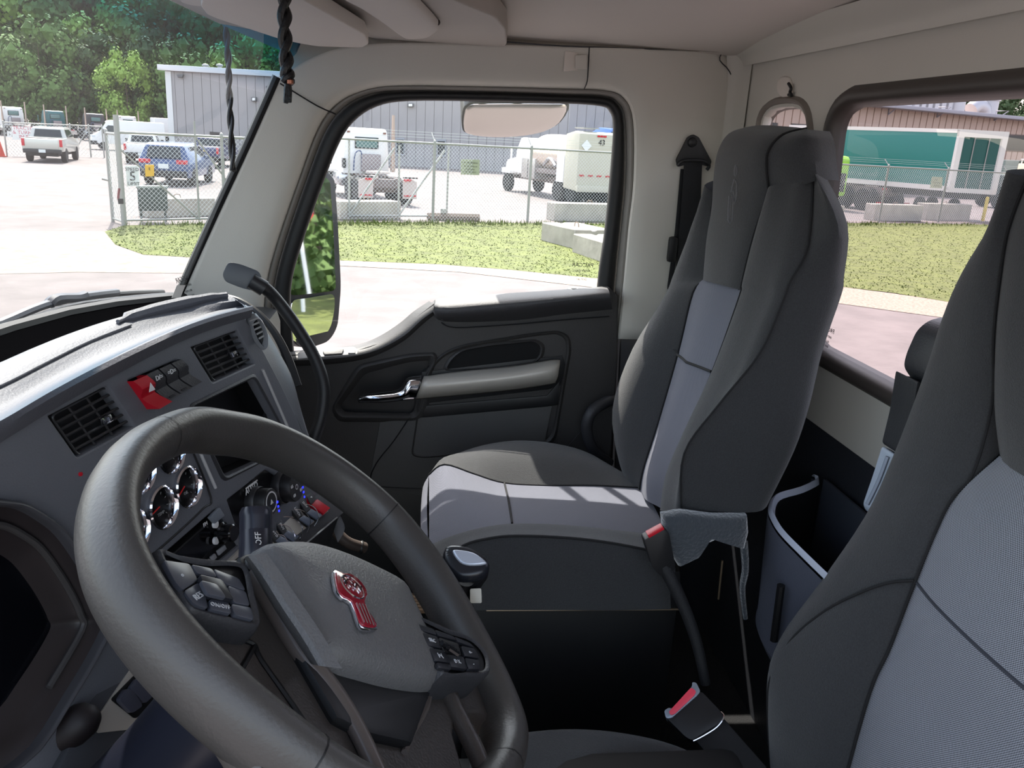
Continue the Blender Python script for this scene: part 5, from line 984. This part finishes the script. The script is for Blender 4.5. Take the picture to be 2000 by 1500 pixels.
def semi(label, m, px, py, turn, s_=1, stacks=(1,), full=True, name='semi_tractor', rails=True, put=True):
    r = thing(name, label, 'truck', group=None)
    body('cab', [(3.4, 1.05), (3.4, 2.85), (3.55, 3.0), (4.9, 3.0), (5.15, 2.3), (5.3, 1.1)], 2.1, m, r, 2.6, .15, .10)
    body('hood', [(5.2, 1.0), (5.1, 2.05), (6.9, 1.75), (7.1, 1.5), (7.1, .8)], 1.5, m, r, bev=.12)
    w0 = box('rear_window', (0, 3.37, 2.38), (1.05, .06, .48), BLKP, r, .08); box('pane', (0, 3.33, 2.38), (.95, .03, .40), mat('pane_teal', (90, 120, 118), .1), w0, .06)
    for x in stacks: tube('exhaust_stack', [V((x*1.12, 3.15, 1.2)), V((x*1.12, 3.15, 2.7)), V((x*1.12, 3.15, 3.6))], [.11, .08, .06], mat('stack_chrome', (170, 150, 140), .3, .6), r, 1, 12)
    if rails:
        for x in (-.42, .42): box('frame_rail', (x, 3.0, .95), (.1, 6.0, .28), FRM, r)
    for s2 in (-1, 1):
        box('mirror', (s2*1.35, 5.1, 2.1), (.06, .18, .7), m, r, .02); box('front_fender', (s2*.95, 6.1, 1.15), (.5, 1.2, .3), m, r, .1)
        wheel(r, s2*.98, 6.1, .52, .3)
        if full: box('fuel_tank', (s2*.9, 4.3, .8), (.6, 1.3, .6), ALU, r, .2)
        for y in (.75, 2.1):
            for x in (.72, 1.04): wheel(r, s2*x, y, .52, .27)
    if rails:
        fw = lathe('fifth_wheel', [(0, 0), (.5, 0), (.5, .08), (0, .12)], (0, 1.5, 1.2), (0, 0, 1), mat('plate_steel', (176, 164, 158), .5), r, 20)
        for x in (-.35, .35): box('ramp', (x, .9, 1.12), (.18, .8, .06), mat('plate_steel', (176, 164, 158), .5), fw)
        for s2 in (-1, 1):
            prism('mud_flap', [V((s2*.62, -.05, .3)), V((s2*1.22, -.05, .3)), V((s2*1.22, -.05, .98)), V((s2*.9, -.05, 1.12)), V((s2*.62, -.05, 1.0))], V((0, .04, 0)), FLP, r); box('flap_bar', (s2*.92, -.08, 1.14), (.62, .04, .05), TIR, r); box('reflector', (s2*.92, -.09, .42), (.5, .02, .05), TL, r)
            box('tail_light', (s2*.8, -.1, 1.05), (.3, .03, .08), TL, r)
        box('rear_crossmember', (0, .2, .88), (1.1, .2, .34), FRM, r, .02); box('axle_housing', (0, .75, .62), (1.4, .3, .3), FRM, r, .08); box('axle_housing', (0, 2.1, .62), (1.4, .3, .3), FRM, r, .08)
        for i in range(3): box('air_tank', (-.2+i*.22, .45, .78), (.16, .4, .2), mat('part_steel', (140, 130, 126), .5), r, .04)
    if full:
        box('rear_cabinet', (.15, 3.22, 1.55), (.85, .3, .75), mat('box_taupe', (140, 128, 128), .5), r, .04); tube('air_hose', [V((-.6, 3.3, 1.2)), V((-.55, 3.2, 1.9)), V((-.3, 3.15, 2.0)), V((-.25, 3.2, 1.3))], .03, mat('hose_blue', (70, 84, 120), .5), r, 5, 8); box('side_step', (-1.0, 3.4, 1.5), (.12, .3, .4), DARKER, r)
        for s2 in (-.8, .8): box('cab_lamp', (s2, 3.38, 2.82), (.12, .05, .07), mat('lamp_brown', (130, 90, 80), .5), r)
    if put: place(r, px, py, turn, s_)
    return r
pickup('silver pickup truck seen from behind by the far gate', mat('paint_silver', (190, 188, 180), .35, .4, coat=.5), 86, 318, 10, 1.06)
van('white cargo van facing left behind the silver pickup', WTR, 322, 297, -97)
pickup('white pickup truck seen from behind, partly hidden by the blue SUV', WTR, 277, 321, 4, .98)
pickup('dark blue pickup truck with yellow badge right of the blue SUV', mat('paint_navy', (36, 44, 92), .3, .3, coat=.5), 397, 328, 14, 1.0, badge=('yellow', (220, 180, 70)))
suv('blue SUV parked behind the chain link fence', mat('paint_blue', (48, 74, 116), .3, .3, coat=.6), 322, 364, 15, 1.10)
semi('white semi tractor with twin stacks at the far left', WTR, 48, 268, -14, 1.05, (-1, 1))
semi('teal roofed dark semi tractor in the far row', mat('truck_teal', (40, 96, 100), .4), 128, 273, -14, 1.0, (-1, 1))
semi('black semi tractor in the far row right of the teal one', mat('truck_black', (54, 54, 60), .4), 206, 278, -14, .98, (-1, 1))
semi('white semi tractor in the far row behind the van', WTR, 268, 282, -14, .96, (-1, 1))
semi('white day cab tractor seen from behind through the door window', WTR, 757, 402, -16, 1.0, (1,))
bt = thing('box_trailer', 'white box trailer behind the van beside the warehouse corner', 'trailer'); body('trailer_box', [(0, 1.0), (0, 3.6), (7, 3.6), (7, 1.0)], 2.4, WTR, bt, bev=.15)
for y in (.8, 1.9, 5.8):
    for x in (-1, 1): wheel(bt, x, y, .5, .28)
place(bt, 300, 280, 75, .8)
# tanker truck
tk = semi('white and polished aluminium tanker truck with number 43 on its rear', WTR, 1165, 400, -31, 1.0, (), False, 'tanker_truck', False, False)
for ch in list(tk.children):
    if ch.name.split('.')[0] in ('cab', 'hood', 'rear_window', 'front_fender', 'mirror') or (ch.name.startswith('wheel') and ch.location.y > 5): ch.location.y += 2.2
tp = [(x*1.22, 2.25+z*1.0) for x, z in ell(1, 1, 28)]
pol = mat('tank_polish', (222, 208, 196), .3, .75)
loft('tank', [[V((x*k, y, 2.25+(z-2.25)*k)) for x, z in tp] for y, k in ((.55, .0), (.55, .85), (.62, .97), (.9, 1), (3.5, 1), (5.0, 1), (5.25, .97), (5.32, .85), (5.32, 0))], pol, tk, 2, 2, closed=True)
rr_ = body('rear_housing', [(0, .62), (0, 3.35), (.5, 3.45), (1.35, 3.3), (1.35, .7)], 2.5, mat('housing_shaded', (186, 182, 164), .5), tk, bev=.08)  # grey-beige puts the shade on the rear into the colour
for i in range(5): box('rear_reflector', (-1.0+i*.5, -.03, 1.38), (.26, .03, .07), TL, rr_)
for i in range(3): box('top_lamp', (-.2+i*.18, -.03, 3.25), (.14, .03, .08), TL, rr_)
for s2 in (-.85, .85): prism('hazard_placard', [V((s2, -.02, 2.5)), V((s2+.28, -.02, 2.78)), V((s2, -.02, 3.06)), V((s2-.28, -.02, 2.78))], V((0, -.02, 0)), WS_, rr_)
text('number_text', '43', V((0, -.03, 2.95)), V((1, 0, 0)), V((0, 0, 1)), .38, PRB, rr_, .004); box('rear_bumper', (0, -.05, .75), (2.5, .16, .3), mat('housing_shaded', (186, 182, 164), .5), tk, .03)
body('side_cabinet', [(4.6, .9), (4.6, 1.95), (6.2, 1.95), (6.2, .9)], 2.46, mat('cabinet_alu', (176, 170, 166), .35, .5), tk, bev=.03); body('side_panel', [(1.35, .95), (1.35, 2.3), (2.1, 2.3), (2.1, .95)], 2.52, WTR, tk, bev=.02); body('mid_skirt', [(2.0, 1.25), (2.0, 1.5), (5.0, 1.5), (5.0, 1.25)], 2.3, FRM, tk, bev=.02); body('chassis', [(1, .75), (1, 1.1), (9, 1.1), (9, .75)], 1.0, FRM, tk)
for y in (5.4,): box('cabinet_seam', (-1.24, y, 1.42), (.02, .02, 1.0), DARK, tk)
place(tk, 1165, 400, -31) if 0 else None
tube('hose_tray', [V((-1.2, 2.3, 1.7)), V((-1.2, 3.0, 2.05)), V((-1.2, 3.6, 1.7))], .08, ALU, tk, 4, 8); box('catwalk_rail', (-.4, .8, 3.6), (.9, .9, .05), GAL, tk)
place(tk, 1165, 400, -31)
# blue sleeper truck behind the tanker
bs_ = thing('sleeper_truck', 'blue sleeper cab rising behind the tanker truck', 'truck'); body('sleeper', [(0, .9), (0, 3.9), (1.2, 4.0), (2.6, 3.3), (3.4, 2.2), (5.4, 1.8), (5.5, .7)], 2.4, mat('paint_sky_blue', (96, 128, 190), .3, .3, coat=.5), bs_, 2.4, .2, .15); box('sleeper_window', (1.22, .7, 3.1), (.05, .8, 1.1), CGL, bs_, .03)
box('rear_panel', (0, -.03, 3.1), (1.8, .05, 1.2), mat('panel_slate', (60, 76, 96), .3), bs_, .05); box('badge', (-.2, -.07, 3.3), (.6, .02, .12), WS_, bs_)
for y in (.8, 4.6):
    for x in (-1, 1): wheel(bs_, x, y, .52, .3)
place(bs_, 1200, 352, -50, 1.05)
# green trailer, chassis and machines in the rear window
gt = thing('green_trailer', 'long teal green trailer with white frame in the rear window', 'trailer')
tA, tB, tC = atz(1640, 50, 0), atz(1858, 44.6, 0), atz(1952, 44.6, 0); TEAL = mat('trailer_teal', (16, 112, 104), .4); TW = mat('trailer_white', (214, 210, 204), .45)
za, zb_, zc = G+1.62, G+4.65, G+1.62
uT = (tB-tA).normalized(); vT = (tC-tB).normalized(); tA -= uT*4
def zz(p, z): return V((p.x, p.y, z))
backT = tC-tB
prism('trailer_box', [zz(tA, za), zz(tB, za), zz(tB, zb_), zz(tA, zb_)], backT, TEAL, gt, .02)
nT = -vT
for z0, z1, nm_ in ((zb_-.12, zb_+.08, 'top_rail'), (za-.15, za+.12, 'bottom_rail')): prism(nm_, [zz(tA, z0)+nT*.03, zz(tB, z0)+nT*.03, zz(tB, z1)+nT*.03, zz(tA, z1)+nT*.03], vT*.12, TW, gt)
for p_, d_ in ((tB, .0), (tC, -.28)):
    prism('rear_post', [zz(p_+vT*d_, za-.1), zz(p_+vT*(d_+.28), za-.1), zz(p_+vT*(d_+.28), zb_+.05), zz(p_+vT*d_, zb_+.05)], uT*.15, TW, gt)
prism('rear_header', [zz(tB, zb_-.3), zz(tC, zb_-.3), zz(tC, zb_+.08), zz(tB, zb_+.08)], uT*.14, TW, gt); prism('rear_sill', [zz(tB, za-.2), zz(tC, za-.2), zz(tC, za+.05), zz(tB, za+.05)], uT*.14, TW, gt)
rd_ = prism('rear_door', [zz(tB+vT*.3, za), zz(tC-vT*.3, za), zz(tC-vT*.3, zb_-.3), zz(tB+vT*.3, zb_-.3)], uT*.06, mat('trailer_teal_dark', (10, 78, 72), .4), gt)
for k in (.35, .65): rod('lock_bar', zz(tB.lerp(tC, k), za)+uT*.1, zz(tB.lerp(tC, k), zb_-.3)+uT*.1, .03, GAL, rd_)
prism('underframe', [zz(tA+vT*.6, G+1.1), zz(tB+vT*.6, G+1.1), zz(tB+vT*.6, za-.1), zz(tA+vT*.6, za-.1)], vT*1.4, BLKP, gt)
0 and tube('side_lettering', [zz(tA.lerp(tB, .45+.04*i), za+2.0+.12*(i % 2))+nT*.02 for i in range(7)], .06, mat('swoosh_green', (110, 160, 60), .5), gt, 3, 6)
gt.location = gt.location
for ch in gt.children: pass
wroot = thing('trailer_bogie', 'dark rear axles of the teal trailer', 'axle', zz(tB-uT*2.2, G)); 
for k in (1.6, 2.9):
    for e in (.25, 2.2): o_ = lathe('wheel', [(.3, -.14), (.5, -.14), (.53, 0), (.5, .14), (.3, .14), (0, .1)], zz(tB-uT*k+vT*e, G+.53), nT, TIR, wroot, 20)
ch_ = semi('dark chassis truck with large dual wheels under the teal trailer', mat('truck_tan', (170, 140, 130), .5), 1738, 414, -52, 1.25, (), False, 'chassis_truck')
for c_ in list(ch_.children):
    if c_.name.split('.')[0] in ('cab', 'hood', 'rear_window', 'mirror', 'front_fender', 'mud_flap') or (c_.name.startswith('wheel') and c_.location.y > 5):
        for d_ in list(c_.children): bpy.data.objects.remove(d_)
        bpy.data.objects.remove(c_)
lm = thing('lime_truck', 'lime green truck cab corner at the left edge of the rear window', 'truck'); body('lime_cab', [(0, .9), (0, 3.3), (.3, 3.5), (2.0, 3.5), (2.2, .9)], 1.4, mat('paint_lime', (140, 200, 40), .4, coat=.3), lm, bev=.2); box('grille', (0, -.05, 1.8), (1.0, .06, 1.2), BLKP, lm, .05)
for x in (-.55, .55): wheel(lm, x, 1.4, .5, .3)
place(lm, 1627, 410, -30, .86)
fk = thing('dark_machine', 'dark green loading machine in front of the trailer rear doors', 'machine'); MG = mat('machine_green', (46, 66, 64), .6)
body('machine_body', [(0, .8), (0, 2.1), (1.2, 2.2), (1.3, 3.1), (2.6, 3.1), (2.9, 1.4), (2.9, .8)], 2.0, MG, fk, bev=.08); box('machine_cab_glass', (1.01, 1.9, 2.65), (.05, .9, .7), CGL, fk, .03); box('counterweight', (0, .0, 1.2), (1.9, .5, .8), BLKP, fk, .1)
for y in (.6, 2.3):
    for x in (-.9, .9): wheel(fk, x, y, .5, .3)
rod('mast', V((.3, 3.1, .8)), V((.3, 3.1, 3.6)), .08, MG, fk); rod('mast', V((-.3, 3.1, .8)), V((-.3, 3.1, 3.6)), .08, MG, fk)
place(fk, 1915, 404, 60, 1.1)
tt = thing('tan_truck', 'tan service truck body at the right edge of the rear window', 'truck'); body('truck_body', [(0, 1.2), (0, 3.2), (3.6, 3.2), (3.6, 1.2)], 2.2, mat('paint_cream', (206, 196, 170), .5), tt, bev=.06); box('ladder_rack', (0, 1.8, 3.5), (2.1, 3.4, .06), WS_, tt)
for x in (-1, 1): rod('rack_post', V((x, .2, 3.2)), V((x, .2, 3.5)), .04, WS_, tt)
for y in (.9, 3.0):
    for x in (-.95, .95): wheel(tt, x, y, .48, .28)
place(tt, 1995, 412, 40, 1.0)
# ------------------------------------------------------------------ trees
LF = [mat('leaf_dark', (58, 84, 44), .8, var=.35, vs=.8), mat('leaf_mid', (84, 112, 52), .8, var=.35, vs=.8), mat('leaf_bright', (128, 156, 70), .8, var=.3, vs=.8)]  # yellowish and dark greens imitate lit and shaded foliage
BRK = mat('bark', (88, 74, 62), .9)
def crown(seed, n=50, k=90):
    rg = random.Random(seed); vs = []; fs = []
    for b in range(n):
        a = rg.uniform(0, 2*pi); z = rg.uniform(-1, 1); rr = math.sqrt(1-z*z)*rg.uniform(.55, .95); c = V((cos(a)*rr*.42, sin(a)*rr*.42, .56+z*.42)); br_ = rg.uniform(.10, .17)
        for _ in range(k):
            d = V((rg.gauss(0, 1), rg.gauss(0, 1), rg.gauss(0, 1))).normalized(); p = c+d*br_*rg.uniform(.6, 1.05); t = d.orthogonal().normalized(); t = (t*cos(rg.uniform(0, 6))+d.cross(t)*sin(rg.uniform(0, 6))).normalized()
            e = (d.cross(t)+d*rg.uniform(-.5, .5)).normalized(); s_ = rg.uniform(.012, .022); i = len(vs); vs += [p-t*s_, p+e*s_, p+t*s_, p-e*s_]; fs.append((i, i+1, i+2, i+3))
        i = len(vs); s_ = br_*.5; vs += [c+V(v)*s_ for v in ((1, 0, 0), (0, 1, 0), (-1, 0, 0), (0, -1, 0), (0, 0, 1), (0, 0, -1))]; fs += [(i+a_, i+(a_+1) % 4, i+4) for a_ in range(4)]+[(i+(a_+1) % 4, i+a_, i+5) for a_ in range(4)]
    me = bpy.data.meshes.new('crown'); me.from_pydata([tuple(v) for v in vs], [], fs); return me
CRN = []
for i in range(6): me = crown(i); me.materials.append(LF[i % 3]); CRN.append(me)
tm_ = lathe('trunk', [(.020, 0), (.014, .2), (.008, .6), (0, .85)], (0, 0, 0), (0, 0, 1), BRK, None, 8).data; bpy.data.objects.remove(bpy.data.objects['trunk'])
def tree(px, d, h, wv, k, label, grp='forest behind the far truck row', pos=None):
    p = pos or atz(px, d, G); r = thing('tree', label, 'tree', p, grp); a = random.uniform(0, 6)
    c = bpy.data.objects.new('crown', CRN[k]); C.objects.link(c); c.parent = r; c['kind'] = 'stuff'; t = bpy.data.objects.new('trunk', tm_); C.objects.link(t); t.parent = r
    r.scale = (h*wv, h*wv, h); r.rotation_euler = (0, 0, a)
KN = ('dark green', 'mid green', 'bright yellow green')
rg = random.Random(3); n_ = 0
for row, (d0, h0) in enumerate(((107, 12), (115, 18), (125, 24), (135, 30))):
    x = -190+row*23; ct = 0
    while x < 600:
        k = rg.choice((0, 1, 2, 3, 4, 5) if row < 2 else (0, 0, 1, 3, 4)); d = d0+rg.uniform(-3, 3)
        ct += 1; tree(x, d, h0*rg.uniform(.85, 1.15), rg.uniform(.75, .95), k, '%s forest tree, %s from the left in the %s row behind the trucks' % (KN[k % 3], 'first second third fourth fifth sixth seventh eighth ninth tenth eleventh twelfth thirteenth fourteenth fifteenth sixteenth seventeenth eighteenth'.split()[ct-1], ('front', 'second', 'third', 'rearmost')[row])); x += rg.uniform(46, 66)
for x, d, h in ((1660, 112, 11.6), (1720, 110, 12.2), (1772, 116, 12.5), (1850, 112, 12.3), (1900, 110, 12.5), (1965, 114, 13), (2030, 110, 13)): tree(x, d, h, .8, int(x) % 5, '%s treetop above the tan warehouse roof, %s from the left' % (KN[int(x) % 5 % 3], {1660: 'first', 1720: 'second', 1772: 'third', 1850: 'fourth', 1900: 'fifth', 1965: 'sixth', 2030: 'seventh'}[x]), 'trees behind the tan warehouse')
for i, (x, y, h) in enumerate(((7.2, -15, 6), (5.6, -20, 7.5), (9.5, -24, 9), (4, -27, 9), (12, -30, 10), (1.5, -33, 10), (15, -20, 8), (7, -36, 12))): tree(0, 0, h, .9, i % 6, '%s roadside tree behind the cab in the door mirror, %s nearest' % (KN[i % 3], 'first second third fourth fifth sixth seventh eighth'.split()[i]), 'trees behind the cab', V((x, y, G)))
patch_ = mesh('roadside_grass', [V((x, y, G+.012)) for x, y in ((2.8, -7), (5, -8), (13, -50), (-4, -50), (2.2, -12))], [(0, 1, 2, 3, 4)], GRASS, None, False); struct(patch_, 'green verge behind the cab, seen in the door mirror')
sp_ = thing('stop_sign', 'stop sign on a pale pole, reflected in the door mirror', 'sign', (4.3, -14, G)); rod('sign_pole', V((4.3, -14, G)), V((4.3, -14, G+3.7)), .04, WS_, sp_); oct_ = [V((4.3, -13.92, G+3.4))+V((cos(R(22.5+45*i)), 0, sin(R(22.5+45*i))))*.33 for i in range(8)]
prism('sign_face', oct_, V((0, .02, 0)), RED, sp_); text('lettering', 'STOP', V((4.3, -13.89, G+3.4)), V((-1, 0, 0)), V((0, 0, 1)), .26, WS_, sp_, .002)
# ------------------------------------------------------------------ mirrors, wipers and hood of the cab
dm_ = thing('door_mirror', 'tall black door mirror with a large upper and small lower glass', 'mirror', (2.2, .28, 2.1)); MPL = Pl(D(618, 500, 2.22), (-.60, -.80, .10)); HS = mat('mirror_housing', (30, 31, 36), .45)
ho = fillet(q("560,350 590,342 622,336 640,337 651,350 658,440 664,560 657,640 640,668 605,680 575,676 560,600", MPL), .03)
prism('mirror_housing', ho, -MPL.n*.08, HS, dm_, .02, 3); prism('mirror_rim', grow(ho, sum(ho, V())/len(ho), -.002), MPL.n*.006, HS, dm_, .002)
prism('upper_glass', fillet(q("565,352 618,345 636,346 644,356 650,450 655,562 650,568 586,576 565,576", MPL.off(.007)), .012), MPL.n*.002, MIR, dm_); 
lgp = Pl(MPL.at(620, 620)+MPL.n*.007, (-.60, -.80, .03)); prism('lower_glass', fillet(q("568,586 600,582 652,573 653,600 646,636 634,656 604,667 570,668", lgp), .02), lgp.n*.002, MIR, dm_)
rod('mirror_arm', MPL.at(575, 400)-MPL.n*.05, V((1.95, .36, 2.25)), .015, HS, dm_); rod('mirror_arm', MPL.at(575, 620)-MPL.n*.05, V((1.95, .36, 2.0)), .015, HS, dm_)
lk = thing('look_down_mirror', 'wide rounded look-down mirror hanging above the door window', 'mirror', (2.12, -.24, 2.5)); LPn = Pl((2.14, -.24, 2.50), (-.64, -.05, -.76))
lo = smooth(q("912,204 903,218 902,248 912,261 955,267 1010,266 1062,257 1096,238 1112,205 1080,200 940,200", LPn), 3); lc_ = sum(lo, V())/len(lo)
prism('mirror_shell', lo, -LPn.n*.10, HS, lk, .006); dome('mirror_glass', [lc_+(p-lc_)*.955+LPn.n*.001 for p in lo], LPn, .006, mat('mirror_hazy', (205, 200, 196), .22, 1), lk); rod('mirror_bracket', LPn.at(1010, 204)-LPn.n*.02, V((2.03, -.26, 2.64)), .012, HS, lk); rod('mirror_bracket', LPn.at(940, 204)-LPn.n*.02, V((2.03, -.16, 2.64)), .012, HS, lk)
for o_, lb_, pts, bl in ((0, 'black wiper arm with blade resting low on the windshield', "-60,652 0,632 60,606 105,591 170,578 228,571", "105,588 200,570 315,568 325,572"),):
    WPp = Pl(bot[2].lerp(top[2], .0), (bot[3]-bot[2]).cross(top[2]-bot[2])); WPp = WPp if WPp.n.dot(EYE-WPp.p) > 0 else Pl(WPp.p, -WPp.n); W_ = WPp.off(-.035)
    wi = thing('windshield_wiper', lb_, 'wiper', W_.at(105, 591)); tube('wiper_arm', q(pts, W_), .008, mat('wiper_blue_black', (34, 38, 50), .4), wi, 3, 8); tube('wiper_blade', q("30,622 105,592 228,574 318,570", W_), .006, RUB, wi, 3, 8); tube('blade_bridge', q("96,594 110,584 150,582 165,577", W_), .010, mat('wiper_blue_black', (34, 38, 50), .4), wi, 3, 8); tube('wiper_spoiler', q("-40,668 60,620 160,592 300,576 345,574", WPp.off(-.02)), .004, DARK, wi, 3, 6)
hd_ = thing('cab_hood', 'dark blue hood of the cab beyond the windshield', 'hood', (1, 1.4, 1.2)); body('hood_shell', [(.78, 1.1), (.78, 1.93), (1.2, 1.92), (2.4, 1.72), (2.6, 1.5), (2.6, .6)], 1.5, mat('hood_navy', (26, 34, 74), .25, coat=1), hd_, bev=.06, cx=1.0); hd_.children[0].location = -hd_.location
